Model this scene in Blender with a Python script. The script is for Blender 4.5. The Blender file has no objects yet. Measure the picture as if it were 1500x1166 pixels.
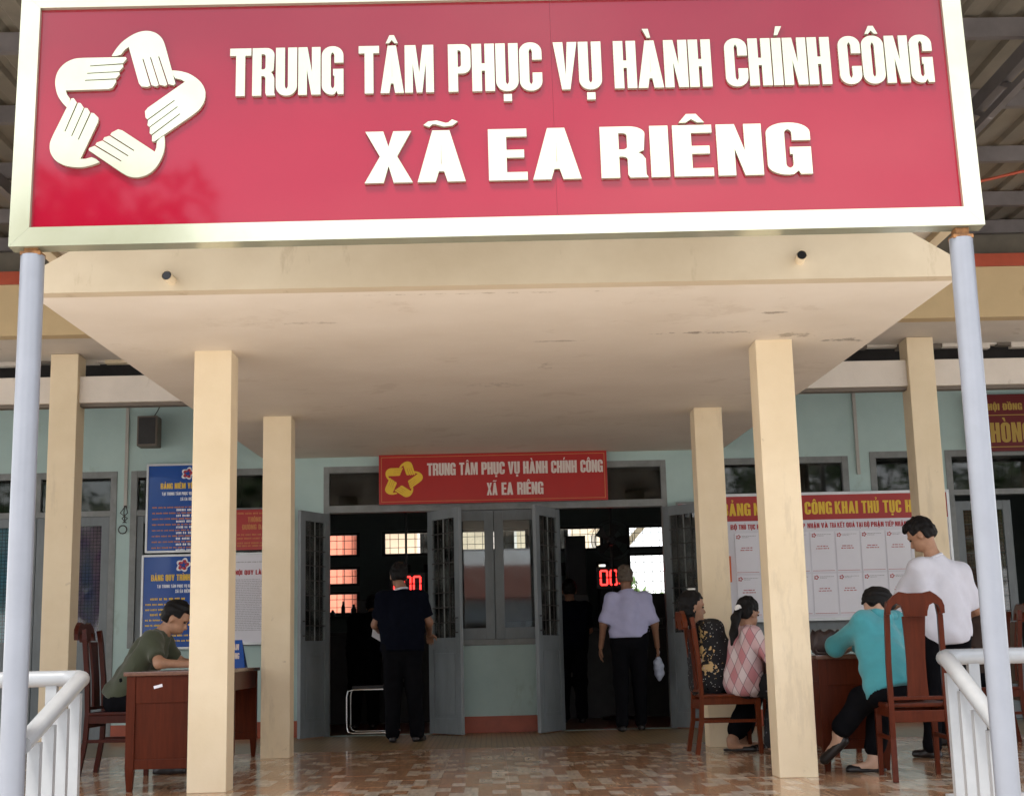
import bpy, bmesh, math, random
import numpy as np
from mathutils import Vector, Matrix
from mathutils.geometry import tessellate_polygon
R = math.radians
SC = bpy.context.scene
COL = SC.collection

# ------------------------------------------------------------------ camera
CAM_H = 0.79
cam_d = bpy.data.cameras.new('camera')
cam_d.sensor_width = 36.0
cam_d.lens = 2040.0 / 1500.0 * 36.0
cam_d.clip_start = 0.05
cam_d.clip_end = 1500.0
cam = bpy.data.objects.new('camera', cam_d)
COL.objects.link(cam)
SC.camera = cam
_ya, _pi, _ro = R(1.15), R(10.5), R(1.38)
_F = Vector((math.sin(_ya)*math.cos(_pi), math.cos(_ya)*math.cos(_pi), math.sin(_pi)))
_r0 = Vector((math.cos(_ya), -math.sin(_ya), 0))
_u0 = _r0.cross(_F)
_Rv = _r0*math.cos(_ro) - _u0*math.sin(_ro)
_Uv = _r0*math.sin(_ro) + _u0*math.cos(_ro)
_m = Matrix((_Rv, _Uv, -_F)).transposed().to_4x4()
_m.translation = (0, 0, CAM_H)
cam.matrix_world = _m

# ------------------------------------------------------------------ sky, sun, exposure
SUN_EL, SUN_AZ = R(64), R(208)          # azimuth measured from +Y clockwise: behind the camera, to its left
W = bpy.data.worlds.new('World')
SC.world = W
W.use_nodes = True
wn, wl = W.node_tree.nodes, W.node_tree.links
wn.clear()
w_out = wn.new('ShaderNodeOutputWorld')
w_bg = wn.new('ShaderNodeBackground')
w_sky = wn.new('ShaderNodeTexSky')
w_sky.sky_type = 'NISHITA'
w_sky.sun_disc = False
w_sky.sun_elevation = SUN_EL
w_sky.sun_rotation = SUN_AZ
w_sky.air_density = 1.2
w_sky.dust_density = 3.0
w_tc = wn.new('ShaderNodeTexCoord')
w_map = wn.new('ShaderNodeMapping')
w_map.inputs['Scale'].default_value = (1.0, 1.0, 2.2)
w_noi = wn.new('ShaderNodeTexNoise')
w_noi.inputs['Scale'].default_value = 2.4
w_noi.inputs['Detail'].default_value = 7.0
w_noi.inputs['Roughness'].default_value = 0.55
w_cr = wn.new('ShaderNodeValToRGB')
w_cr.color_ramp.elements[0].position = 0.36
w_cr.color_ramp.elements[0].color = (0.25, 0.25, 0.25, 1)
w_cr.color_ramp.elements[1].position = 0.60
w_cr.color_ramp.elements[1].color = (0.95, 0.95, 0.95, 1)
w_mix = wn.new('ShaderNodeMix')
w_mix.data_type = 'RGBA'
w_mix.inputs['B'].default_value = (9.2, 9.3, 9.6, 1)      # sunlit thin cloud
wl.new(w_tc.outputs['Generated'], w_map.inputs['Vector'])
wl.new(w_map.outputs['Vector'], w_noi.inputs['Vector'])
wl.new(w_noi.outputs['Fac'], w_cr.inputs['Fac'])
wl.new(w_cr.outputs['Color'], w_mix.inputs['Factor'])
wl.new(w_sky.outputs['Color'], w_mix.inputs['A'])
wl.new(w_mix.outputs['Result'], w_bg.inputs['Color'])
w_bg.inputs['Strength'].default_value = 0.15
wl.new(w_bg.outputs['Background'], w_out.inputs['Surface'])

sun_d = bpy.data.lights.new('sun', 'SUN')
sun_d.energy = 2.6
sun_d.angle = R(12)
sun_d.color = (1.0, 0.95, 0.86)
sun = bpy.data.objects.new('sun', sun_d)
COL.objects.link(sun)
_sd = Vector((math.sin(SUN_AZ)*math.cos(SUN_EL), math.cos(SUN_AZ)*math.cos(SUN_EL), math.sin(SUN_EL)))
sun.rotation_euler = (-_sd).to_track_quat('-Z', 'Y').to_euler()
sun.location = (-8, -10, 20)

SC.view_settings.view_transform = 'Standard'
SC.view_settings.look = 'None'
SC.view_settings.gamma = 1.0
SC.view_settings.use_curve_mapping = False
SC.view_settings.exposure = 1.15
SC.cycles.use_denoising = True
SC.cycles.max_bounces = 10
SC.cycles.diffuse_bounces = 5
SC.cycles.glossy_bounces = 5
SC.cycles.transparent_max_bounces = 16

# ------------------------------------------------------------------ materials
MATS = {}
def mat(name, col, rough=0.6, metal=0.0, var=0.12, scale=6.0, bump=0.0, bscale=60.0, spec=0.5, coat=0.0, col2=None, ior=1.45, detail=5.0, stretch=None, sheen=0.0):
    """procedural principled material: two-tone noise in object space, roughness variation, fine relief"""
    m = bpy.data.materials.new(name)
    m.use_nodes = True
    nt = m.node_tree
    N, L = nt.nodes, nt.links
    b = N['Principled BSDF']
    tc = N.new('ShaderNodeTexCoord')
    vec = tc.outputs['Object']
    if stretch:
        mp = N.new('ShaderNodeMapping')
        mp.inputs['Scale'].default_value = stretch
        L.new(vec, mp.inputs['Vector'])
        vec = mp.outputs['Vector']
    n = N.new('ShaderNodeTexNoise')
    n.inputs['Scale'].default_value = scale
    n.inputs['Detail'].default_value = detail
    n.inputs['Roughness'].default_value = 0.62
    L.new(vec, n.inputs['Vector'])
    cr = N.new('ShaderNodeValToRGB')
    c = Vector(col)
    a = c*(1-var)
    d = Vector(col2) if col2 else c*(1+var*0.7)
    cr.color_ramp.elements[0].position = 0.32
    cr.color_ramp.elements[1].position = 0.68
    cr.color_ramp.elements[0].color = (*a, 1)
    cr.color_ramp.elements[1].color = (*d, 1)
    L.new(n.outputs['Fac'], cr.inputs['Fac'])
    L.new(cr.outputs['Color'], b.inputs['Base Color'])
    mr = N.new('ShaderNodeMapRange')
    mr.inputs['To Min'].default_value = max(0.02, rough*0.85)
    mr.inputs['To Max'].default_value = min(1.0, rough*1.15)
    L.new(n.outputs['Fac'], mr.inputs['Value'])
    L.new(mr.outputs['Result'], b.inputs['Roughness'])
    b.inputs['Metallic'].default_value = metal
    b.inputs['IOR'].default_value = ior
    b.inputs['Specular IOR Level'].default_value = spec
    b.inputs['Coat Weight'].default_value = coat
    b.inputs['Coat Roughness'].default_value = 0.06
    b.inputs['Sheen Weight'].default_value = sheen
    if bump > 0:
        n2 = N.new('ShaderNodeTexNoise')
        n2.inputs['Scale'].default_value = bscale
        n2.inputs['Detail'].default_value = 4.0
        L.new(vec, n2.inputs['Vector'])
        bp = N.new('ShaderNodeBump')
        bp.inputs['Strength'].default_value = bump
        bp.inputs['Distance'].default_value = 0.01
        L.new(n2.outputs['Fac'], bp.inputs['Height'])
        L.new(bp.outputs['Normal'], b.inputs['Normal'])
    MATS[name] = m
    return m

def emis(name, col, strength):
    m = bpy.data.materials.new(name)
    m.use_nodes = True
    b = m.node_tree.nodes['Principled BSDF']
    b.inputs['Base Color'].default_value = (*col, 1)
    b.inputs['Emission Color'].default_value = (*col, 1)
    b.inputs['Emission Strength'].default_value = strength
    MATS[name] = m
    return m

def glassmat(name, tint=(0.8, 0.84, 0.84), refl=1.0, dirt=0.06):
    m = bpy.data.materials.new(name)
    m.use_nodes = True
    N, L = m.node_tree.nodes, m.node_tree.links
    N.clear()
    o = N.new('ShaderNodeOutputMaterial')
    tr = N.new('ShaderNodeBsdfTransparent')
    tr.inputs['Color'].default_value = (*tint, 1)
    gl = N.new('ShaderNodeBsdfGlossy')
    gl.inputs['Roughness'].default_value = 0.03
    df = N.new('ShaderNodeBsdfDiffuse')
    df.inputs['Color'].default_value = (0.45, 0.44, 0.4, 1)
    fr = N.new('ShaderNodeFresnel')
    fr.inputs['IOR'].default_value = 1.62
    mx = N.new('ShaderNodeMixShader')
    L.new(fr.outputs['Fac'], mx.inputs['Fac'])
    L.new(tr.outputs['BSDF'], mx.inputs[1])
    L.new(gl.outputs['BSDF'], mx.inputs[2])
    tc = N.new('ShaderNodeTexCoord')
    no = N.new('ShaderNodeTexNoise')
    no.inputs['Scale'].default_value = 5.0
    no.inputs['Detail'].default_value = 6.0
    L.new(tc.outputs['Object'], no.inputs['Vector'])
    mr = N.new('ShaderNodeMapRange')
    mr.inputs['From Min'].default_value = 0.4
    mr.inputs['From Max'].default_value = 0.8
    mr.inputs['To Max'].default_value = dirt*2
    L.new(no.outputs['Fac'], mr.inputs['Value'])
    mx2 = N.new('ShaderNodeMixShader')
    L.new(mr.outputs['Result'], mx2.inputs['Fac'])
    L.new(mx.outputs['Shader'], mx2.inputs[1])
    L.new(df.outputs['BSDF'], mx2.inputs[2])
    L.new(mx2.outputs['Shader'], o.inputs['Surface'])
    MATS[name] = m
    return m

# ------------------------------------------------------------------ object helpers
def tag(o, label=None, cat=None, group=None, kind=None):
    if label: o['label'] = label
    if cat: o['category'] = cat
    if group: o['group'] = group
    if kind: o['kind'] = kind
    return o

def thing(name, loc, label, cat, group=None, rz=0.0):
    o = bpy.data.objects.new(name, None)
    o.empty_display_size = 0.1
    COL.objects.link(o)
    o.location = loc
    o.rotation_euler = (0, 0, rz)
    return tag(o, label, cat, group)

def link(name, me, m, parent=None, world=True):
    """link a mesh; if world, its vertices are world coordinates even under an Empty placed elsewhere"""
    o = bpy.data.objects.new(name, me)
    COL.objects.link(o)
    if m is not None and not me.materials:
        me.materials.append(MATS[m] if isinstance(m, str) else m)
    if parent is not None:
        o.parent = parent
        if world:
            mw = Matrix.Identity(4)
            p = parent
            while p is not None:
                mw = Matrix.LocRotScale(p.location, p.rotation_euler, p.scale) @ mw if p.parent is None else p.matrix_parent_inverse @ Matrix.LocRotScale(p.location, p.rotation_euler, p.scale) @ mw
                p = p.parent
            o.matrix_parent_inverse = mw.inverted()
    return o

def copy_tree(o, parent=None):
    c = o.copy()
    COL.objects.link(c)
    if parent is not None:
        c.parent = parent
        c.matrix_parent_inverse = o.matrix_parent_inverse.copy()
    for ch in list(o.children):
        copy_tree(ch, c)
    return c

class MB:
    """mesh builder"""
    def __init__(s):
        s.v, s.f, s.sm = [], [], []
    def add(s, vs, fs, smooth=False):
        k = len(s.v)
        s.v += [tuple(v) for v in vs]
        s.f += [tuple(i+k for i in f) for f in fs]
        s.sm += [smooth]*len(fs)
        return s
    def box(s, x0, y0, z0, x1, y1, z1, bev=0.0):
        if bev <= 0:
            vs = [(x, y, z) for z in (z0, z1) for y in (y0, y1) for x in (x0, x1)]
            fs = [(0, 2, 3, 1), (4, 5, 7, 6), (0, 1, 5, 4), (2, 6, 7, 3), (0, 4, 6, 2), (1, 3, 7, 5)]
            return s.add(vs, fs)
        b = bmesh.new()
        r = bmesh.ops.create_cube(b, size=1.0)
        for v in b.verts:
            v.co = Vector(((x0+x1)/2+v.co.x*(x1-x0), (y0+y1)/2+v.co.y*(y1-y0), (z0+z1)/2+v.co.z*(z1-z0)))
        bmesh.ops.bevel(b, geom=b.edges[:], offset=bev, segments=2, profile=0.6, affect='EDGES')
        b.verts.index_update()
        s.add([v.co[:] for v in b.verts], [[v.index for v in f.verts] for f in b.faces])
        b.free()
        return s
    def bar(s, a, b, w, d, up=(0, 0, 1), w2=None, d2=None):
        """rectangular bar from a to b, w across, d along the 'up' side, optional taper"""
        a, b = Vector(a), Vector(b)
        t = (b-a).normalized()
        u = Vector(up)
        if abs(t.dot(u)) > 0.98:
            u = Vector((0, 1, 0))
        x = t.cross(u).normalized()
        y = x.cross(t).normalized()
        w2 = w if w2 is None else w2
        d2 = d if d2 is None else d2
        vs = []
        for p, ww, dd in ((a, w, d), (b, w2, d2)):
            for i, j in ((-1, -1), (1, -1), (1, 1), (-1, 1)):
                vs.append(p + x*(i*ww/2) + y*(j*dd/2))
        return s.add(vs, [(3, 2, 1, 0), (4, 5, 6, 7), (0, 1, 5, 4), (1, 2, 6, 5), (2, 3, 7, 6), (3, 0, 4, 7)])
    def tube(s, pts, r, n=12, caps=True):
        pts = [Vector(p) for p in pts]
        rs = r if isinstance(r, (list, tuple)) else [r]*len(pts)
        vs, fs = [], []
        ref = None
        for i, p in enumerate(pts):
            if i == 0: t = pts[1]-pts[0]
            elif i == len(pts)-1: t = pts[-1]-pts[-2]
            else: t = (pts[i+1]-p).normalized()+(p-pts[i-1]).normalized()
            t.normalize()
            if ref is None:
                ref = Vector((0, 0, 1)) if abs(t.z) < 0.9 else Vector((1, 0, 0))
            x = t.cross(ref).normalized()
            y = x.cross(t).normalized()
            ref = y
            sc = 1.0
            if 0 < i < len(pts)-1:
                c = (pts[i+1]-p).normalized().dot((p-pts[i-1]).normalized())
                sc = min(1.6, 1/max(0.3, math.sqrt((1+c)/2)))
            for k in range(n):
                a = 2*math.pi*k/n
                vs.append(p + (x*math.cos(a)*(sc if abs(t.z) > 2 else 1) + y*math.sin(a))*rs[i])
        for i in range(len(pts)-1):
            for k in range(n):
                fs.append((i*n+k, i*n+(k+1) % n, (i+1)*n+(k+1) % n, (i+1)*n+k))
        s.add(vs, fs, True)
        if caps:
            s.add(vs[:n], [tuple(range(n-1, -1, -1))])
            s.add(vs[-n:], [tuple(range(n))])
        return s
    def prism(s, loops, o, ux, uy, un, depth):
        """2-D outline with holes (loops[0] outer) laid on the plane o + x*ux + y*uy and extruded by depth along un"""
        o, ux, uy, un = Vector(o), Vector(ux), Vector(uy), Vector(un)
        flat = [p for l in loops for p in l]
        tris = tessellate_polygon([[Vector((x, y, 0)) for x, y in l] for l in loops])
        base = [o+ux*x+uy*y for x, y in flat]
        n = len(flat)
        if depth == 0:
            return s.add(base, [tuple(t) for t in tris])
        vs = base + [p+un*depth for p in base]
        fs = [tuple(t) for t in tris] + [tuple(i+n for i in reversed(t)) for t in tris]
        k = 0
        for l in loops:
            c = len(l)
            for i in range(c):
                j = (i+1) % c
                fs.append((k+i, k+j, n+k+j, n+k+i))
            k += c
        return s.add(vs, fs)
    def mesh(s, name, smooth=None):
        me = bpy.data.meshes.new(name)
        me.from_pydata(s.v, [], s.f)
        me.validate()
        sm = s.sm if smooth is None else [smooth]*len(s.f)
        if len(me.polygons) == len(sm):
            me.polygons.foreach_set('use_smooth', sm)
        b = bmesh.new()
        b.from_mesh(me)
        bmesh.ops.recalc_face_normals(b, faces=b.faces[:])
        b.to_mesh(me)
        b.free()
        me.update()
        return me
    def build(s, name, m, parent=None, world=True, smooth=None):
        return link(name, s.mesh(name, smooth), m, parent, world)

def B(name, m, parent, *a, bev=0.0, world=True):
    return MB().box(*a, bev=bev).build(name, m, parent, world)

# ------------------------------------------------------------------ lettering
def arc(cx, cy, rx, ry, a0, a1, n=7):
    return [(cx+rx*math.cos(R(a0+(a1-a0)*i/n)), cy+ry*math.sin(R(a0+(a1-a0)*i/n))) for i in range(n+1)]
def rbox(x0, y0, x1, y1, rx, ry=None, tr=1, tl=1, bl=1, br=1):
    ry = ry or rx
    p = []
    p += arc(x1-rx, y1-ry, rx, ry, 0, 90) if tr else [(x1, y1)]
    p += arc(x0+rx, y1-ry, rx, ry, 90, 180) if tl else [(x0, y1)]
    p += arc(x0+rx, y0+ry, rx, ry, 180, 270) if bl else [(x0, y0)]
    p += arc(x1-rx, y0+ry, rx, ry, 270, 360) if br else [(x1, y0)]
    return p
def stroke(pts, wd):
    l, r = [], []
    for i, p in enumerate(pts):
        a = pts[max(i-1, 0)]
        b = pts[min(i+1, len(pts)-1)]
        dx, dy = b[0]-a[0], b[1]-a[1]
        q = math.hypot(dx, dy) or 1
        nx, ny = -dy/q*wd/2, dx/q*wd/2
        l.append((p[0]+nx, p[1]+ny))
        r.append((p[0]-nx, p[1]-ny))
    return l + r[::-1]
_S, _T = 0.188, 0.155
def base_glyph(c, s=_S, t=_T):
    w = 0.44
    ri = 0.07
    if c == 'T': return w, [[[(w/2-s/2, 0), (w/2+s/2, 0), (w/2+s/2, 1-t), (w, 1-t), (w, 1), (0, 1), (0, 1-t), (w/2-s/2, 1-t)]]]
    if c == 'I': return s, [[[(0, 0), (s, 0), (s, 1), (0, 1)]]]
    if c == 'L': return .38, [[[(0, 0), (.38, 0), (.38, t), (s, t), (s, 1), (0, 1)]]]
    if c == 'E': return .40, [[[(0, 0), (.4, 0), (.4, t), (s, t), (s, .435), (.37, .435), (.37, .435+t), (s, .435+t), (s, 1-t), (.4, 1-t), (.4, 1), (0, 1)]]]
    if c == 'H': return w, [[[(0, 0), (s, 0), (s, .43), (w-s, .43), (w-s, 0), (w, 0), (w, 1), (w-s, 1), (w-s, .43+t), (s, .43+t), (s, 1), (0, 1)]]]
    if c == 'N': return .46, [[[(0, 0), (s*.95, 0), (s*.95, .52), (.46-s*1.0, 0), (.46, 0), (.46, 1), (.46-s*.95, 1), (.46-s*.95, .48), (s*1.0, 1), (0, 1)]]]
    if c == 'M':
        w = .62
        return w, [[[(0, 0), (s*.9, 0), (s*.9, .6), (w/2-.06, 0), (w/2+.06, 0), (w-s*.9, .6), (w-s*.9, 0), (w, 0), (w, 1), (w-s*1.25, 1), (w/2, .42), (s*1.25, 1), (0, 1)]]]
    if c == 'V': return .46, [[[(.15, 0), (.31, 0), (.46, 1), (.46-s, 1), (.23, .3), (s, 1), (0, 1)]]]
    if c == 'A': return .5, [[[(0, 0), (s, 0), (s+.035, .2), (.5-s-.035, .2), (.5-s, 0), (.5, 0), (.34, 1), (.16, 1)], [(s+.06, .34), (.25, .78), (.5-s-.06, .34)]]]
    if c == 'X': return .5, [[[(0, 0), (s+.01, 0), (.25, .32), (.5-s-.01, 0), (.5, 0), (.34, .51), (.49, 1), (.49-s, 1), (.25, .7), (s+.01, 1), (.01, 1), (.16, .51)]]]
    if c == 'Y': return .48, [[[(.24-s/2, 0), (.24+s/2, 0), (.24+s/2, .4), (.48, 1), (.48-s, 1), (.24, .58), (s, 1), (0, 1), (.24-s/2, .4)]]]
    if c == 'K': return .48, [[[(0, 0), (s, 0), (s, .3), (s+.05, .42), (.48-s-.02, 0), (.48, 0), (.29, .58), (.47, 1), (.47-s, 1), (s, .62), (s, 1), (0, 1)]]]
    if c in 'OQ':
        r = [[rbox(0, -.01, w, 1.01, .21, .2), rbox(s, .13, w-s, .87, .055, .09)]]
        if c == 'Q': r.append([[(w*.55, -.015), (w*.95, -.1), (w*1.02, -.02), (w*.8, .02)]])
        return w, r
    if c == 'U': return w, [[[(0, 1)]+arc(.21, .2, .21, .21, 180, 270)+arc(w-.21, .2, .21, .21, 270, 360)+[(w, 1), (w-s, 1)]+arc(w-s-.05, .21, .05, .08, 0, -90)+arc(s+.05, .21, .05, .08, 270, 180)+[(s, 1)]]]
    if c == 'C': return w, [[[(w, .64)]+arc(w-.21, .81, .21, .2, 0, 90)+arc(.21, .81, .21, .2, 90, 180)+arc(.21, .19, .21, .2, 180, 270)+arc(w-.21, .19, .21, .2, 270, 360)+[(w, .37), (w-s, .37)]+arc(w-s-.055, .2, .055, .08, 0, -90)+arc(s+.055, .2, .055, .08, 270, 180)+arc(s+.055, .8, .055, .08, 180, 90)+arc(w-s-.055, .8, .055, .08, 90, 0)+[(w-s, .64)]]]
    if c == 'G': return .45, [[[(.45, .66)]+arc(.24, .81, .21, .2, 0, 90)+arc(.21, .81, .21, .2, 90, 180)+arc(.21, .19, .21, .2, 180, 270)+[(.26, .0), (.31, .07), (.33, 0), (.45, 0), (.45, .53), (.235, .53), (.235, .39), (.45-s, .39)]+arc(.45-s-.05, .2, .05, .08, 0, -90)+arc(s+.05, .2, .05, .08, 270, 180)+arc(s+.05, .8, .05, .08, 180, 90)+arc(.45-s-.05, .8, .05, .08, 90, 0)+[(.45-s, .66)]]]
    if c == 'P': return w, [[[(0, 0), (s, 0), (s, .38), (w-.16, .38)]+arc(w-.16, .53, .16, .15, 270, 360)+arc(w-.16, .85, .16, .15, 0, 90)+[(0, 1)], [(s, .52)]+arc(w-s-.04, .57, .04, .05, 270, 360)+arc(w-s-.04, .82, .04, .05, 0, 90)+[(s, .87)]]]
    if c == 'R': return .46, [[[(0, 0), (s, 0), (s, .41), (s+.04, .41)]+arc(.46-s-.05, .35, .05, .06, 90, 0)+[(.46-s, .06), (.46-s+.02, 0), (.475, 0), (.455, .06), (.455, .36), (.42, .45), (.385, .485), (.44, .53)]+arc(.29, .85, .165, .15, 0, 90)+[(0, 1)], [(s, .55)]+arc(.46-s-.045, .6, .045, .05, 270, 360)+arc(.46-s-.045, .82, .045, .05, 0, 90)+[(s, .87)]]]
    if c == 'B': return .45, [[[(0, 0)]+arc(.29, .15, .16, .15, 270, 360)+[(.45, .38), (.4, .5), (.44, .6)]+arc(.285, .85, .155, .15, 0, 90)+[(0, 1)], [(s, .56)]+arc(.25, .61, .04, .05, 270, 360)+arc(.25, .83, .04, .05, 0, 90)+[(s, .88)], [(s, .12)]+arc(.25, .17, .04, .05, 270, 360)+arc(.25, .39, .04, .05, 0, 90)+[(s, .44)]]]
    if c in 'DĐ':
        r = [[[(0, 0)]+arc(w-.2, .2, .2, .2, 270, 360)+arc(w-.2, .8, .2, .2, 0, 90)+[(0, 1)], [(s, .13)]+arc(w-s-.05, .21, .05, .08, 270, 360)+arc(w-s-.05, .79, .05, .08, 0, 90)+[(s, .87)]]]
        if c == 'Đ': r.append([[(-.07, .45), (-.001, .45), (-.001, .57), (-.07, .57)]])
        return w, r
    if c == 'S': return w, [[stroke([(.36, .68), (.36, .8), (.32, .9), (.22, .935), (.12, .9), (.08, .8), (.09, .68), (.16, .57), (.28, .45), (.35, .34), (.36, .2), (.32, .1), (.22, .065), (.12, .1), (.08, .2), (.08, .33)], .155)]]
    if c.isdigit(): return w, [[rbox(0, -.01, w, 1.01, .21, .2), rbox(s, .13, w-s, .87, .055, .09)]]
    return .2, []
DECOMP = {}
for grp in ['ÀAg', 'ÁAa', 'ẢAh', 'ÃAt', 'ẠA.', 'ÂA^', 'ẤA^a', 'ẬA^.', 'ẦA^g', 'ÈEg', 'ÊE^', 'ẾE^a', 'ỆE^.', 'ÍIa', 'ÌIg', 'ÒOg', 'ÓOa', 'ỐO^a', 'ÔO^', 'ỘO^.', 'ỒO^g', 'ỤU.', 'ỦUh', 'ƯU+', 'ỰU+.', 'ƯU+', 'ỜO+g', 'ỚO+a', 'ỨU+a', 'ƠO+']:
    DECOMP[grp[0]] = (grp[1], grp[2:])
def glyph(c):
    if c == ' ': return .22, []
    b, ms = DECOMP.get(c, (c, ''))
    w, comps = base_glyph(b)
    comps = [list(x) for x in comps]
    m = w/2
    hat = '^' in ms
    for k in ms:
        if k == '^': comps.append([[(m-.13, 1.05), (m-.06, 1.05), (m, 1.12), (m+.06, 1.05), (m+.13, 1.05), (m+.05, 1.22), (m-.05, 1.22)]])
        o = .17 if hat else 0
        if k == 'a': comps.append([[(m-.03+o, 1.06), (m+.04+o, 1.06), (m+.13+o, 1.25), (m+.01+o, 1.25)]])
        if k == 'g': comps.append([[(m+.03-o, 1.06), (m-.04-o, 1.06), (m-.13-o, 1.25), (m-.01-o, 1.25)]])
        if k == 'h': comps.append([stroke([(m-.06, 1.22), (m, 1.26), (m+.06, 1.22), (m+.05, 1.16), (m, 1.12), (m, 1.05)], .055)])
        if k == 't': comps.append([stroke([(m-.15, 1.09), (m-.11, 1.15), (m-.05, 1.16), (m+.04, 1.11), (m+.1, 1.12), (m+.15, 1.19)], .075)])
        if k == '.': comps.append([[(m-.08, -.22), (m+.08, -.22), (m+.08, -.07), (m-.08, -.07)]])
        if k == '+': comps.append([[(w+.001, .86), (w+.07, .9), (w+.08, 1.04), (w+.03, 1.04), (w+.02, .97), (w+.001, .96)]])
    return w, comps
def text_width(s, gap=.035):
    return sum(glyph(c)[0] for c in s) + gap*(len(s)-1)
GCACHE = {}
def letters3d(s, x0, x1, z0, hgt, y, depth, m, parent, gap=.035, xf=None):
    """one object per letter between x0 and x1 (world X), feet at z0, standing off plane y towards the viewer"""
    sx = (x1-x0)/text_width(s, gap)
    x = x0
    for c in s:
        w, comps = glyph(c)
        if comps:
            key = (c, round(sx/hgt, 3), round(hgt, 4), depth, m)
            me = GCACHE.get(key)
            if me is None:
                mb = MB()
                for l in comps:
                    mb.prism(l, (0, 0, 0), (sx, 0, 0), (0, 0, hgt), (0, -1, 0), depth)
                me = mb.mesh('letter')
                me.materials.append(MATS[m])
                GCACHE[key] = me
            o = bpy.data.objects.new('letter', me)
            COL.objects.link(o)
            o.parent = parent
            p = Vector((x, y, z0))
            if xf is not None: p = xf @ p
            o.location = p - Vector(parent.location) if parent.parent is None else p
            if xf is not None: o.rotation_euler = xf.to_euler()
        x += (w+gap)*sx
def print_text(mb, s, x0, z0, hgt, y, width=None, gap=.05, xs=1.0, center=None):
    """flat lettering added to a builder"""
    tw = text_width(s, gap)
    sx = hgt*xs if width is None else width/tw
    x = x0 if center is None else center - tw*sx/2
    for c in s:
        w, comps = glyph(c)
        for l in comps:
            mb.prism(l, (x, y, z0), (sx, 0, 0), (0, 0, hgt), (0, -1, 0), 0)
        x += (w+gap)*sx
    return mb
def print_lines(mb, rng, x0, x1, z, h, y, words=None, fill=1.0):
    """a row of small word-shaped marks: print too fine to read"""
    x = x0
    end = x0 + (x1-x0)*fill
    while x < end:
        w = rng.uniform(1.2, 4.2)*h*1.0
        e = min(x+w, end)
        if e-x > h*0.4:
            n = max(1, int((e-x)/(h*0.55)))
            for i in range(n):
                a = x+(e-x)*i/n
                b = a+(e-x)/n*rng.uniform(.6, .9)
                mb.add([(a, y, z+rng.uniform(0, .12)*h), (b, y, z), (b, y, z+h*rng.uniform(.75, 1)), (a, y, z+h*rng.uniform(.75, 1.0))], [(0, 1, 2, 3)])
        x = e + h*0.55
    return mb
# one hand of the five-hand ring emblem, fingers pointing +x; ring centre at the origin, outer radius about 1
_hand = [(275, 466), (250, 440), (228, 404), (217, 352), (226, 306), (255, 270), (296, 250), (340, 246), (528, 246), (533, 254), (517, 274), (370, 281), (370, 285), (517, 279), (519, 289), (502, 309), (358, 314), (358, 318), (502, 313), (504, 324), (488, 341), (350, 345), (350, 349), (488, 346), (489, 357), (474, 382), (455, 388), (266, 390), (272, 408), (287, 428), (284, 448)]
def _round(pts, a, b, n=3):
    """Catmull-Rom points through pts[a..b], the rest kept as drawn"""
    out = []
    N_ = len(pts)
    for i in range(N_):
        out.append(pts[i])
        if a <= i < b:
            p0, p1, p2, p3 = pts[max(i-1, a)], pts[i], pts[i+1], pts[min(i+2, b)]
            for k in range(1, n+1):
                t = k/(n+1)
                out.append(tuple(.5*(2*p1[q]+(p2[q]-p0[q])*t+(2*p0[q]-5*p1[q]+4*p2[q]-p3[q])*t*t+(3*p1[q]-p0[q]-3*p2[q]+p3[q])*t**3) for q in (0, 1)))
    return out
HAND = [((x-546)/325.0, -(y-459)/325.0) for x, y in _round(_hand, 0, 7)]
# where each hand of the ring sits: longest fingertip, thumb tip, inner thumb corner
_spots = [((532, 252), (275, 466), (266, 390)), ((750, 375), (465, 240), (540, 200)), ((660, 622), (738, 310), (797, 362)), ((380, 648), (712, 598), (672, 668)), ((300, 425), (430, 708), (345, 692))]
def hand_loop(k):
    a, b = [np.array([[(x-546)/325.0, -(y-459)/325.0, 1.0] for x, y in _spots[i]]) for i in (0, k)]
    A = np.linalg.solve(a, b)
    return [tuple((np.array([x, y, 1.0]) @ A)[:2]) for x, y in HAND]

# ------------------------------------------------------------------ material library
mat('cream_paint', (.735, .60, .40), .55, var=.05, scale=2.0, bump=.06, bscale=70, col2=(.775, .65, .46))
mat('ochre_paint', (.60, .45, .25), .6, var=.07, scale=2.5, bump=.08, bscale=60)
mat('pale_beam_paint', (.66, .60, .53), .6, var=.07, scale=3, bump=.08, bscale=60)
mat('red_trim_paint', (.42, .075, .035), .5, var=.15, scale=4)
mat('mint_paint', (.40, .535, .515), .55, var=.06, scale=1.6, bump=.05, bscale=50, col2=(.45, .585, .555))
mat('white_ceiling_paint', (.62, .56, .49), .7, var=.07, scale=2.5)
mat('skirting_paint', (.36, .075, .035), .4, var=.2, scale=5)
mat('grey_door_paint', (.165, .185, .195), .45, var=.16, scale=7, bump=.12, bscale=40, stretch=(1, 1, .35))
mat('grey_frame_paint', (.215, .225, .22), .5, var=.18, scale=8, bump=.15, bscale=50)
mat('dark_iron', (.05, .045, .042), .5, metal=.3, var=.2)
mat('rail_paint', (.29, .30, .315), .3, var=.06, scale=9, coat=.2)
mat('post_paint', (.185, .197, .228), .33, var=.06, scale=5, coat=.2, bump=.02, bscale=20)
mat('rust', (.22, .10, .035), .8, var=.5, scale=30, bump=.4, bscale=90)
mat('sign_red', (.215, .0025, .016), .05, var=.04, scale=1.5, spec=.5, ior=1.5, bump=.012, bscale=2.2)
mat('gold_metal', (.50, .50, .355), .12, metal=.6, var=.04, scale=3, col2=(.54, .545, .41), bump=.02, bscale=4)
mat('sign_back', (.3, .3, .3), .5, metal=.5)
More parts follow.
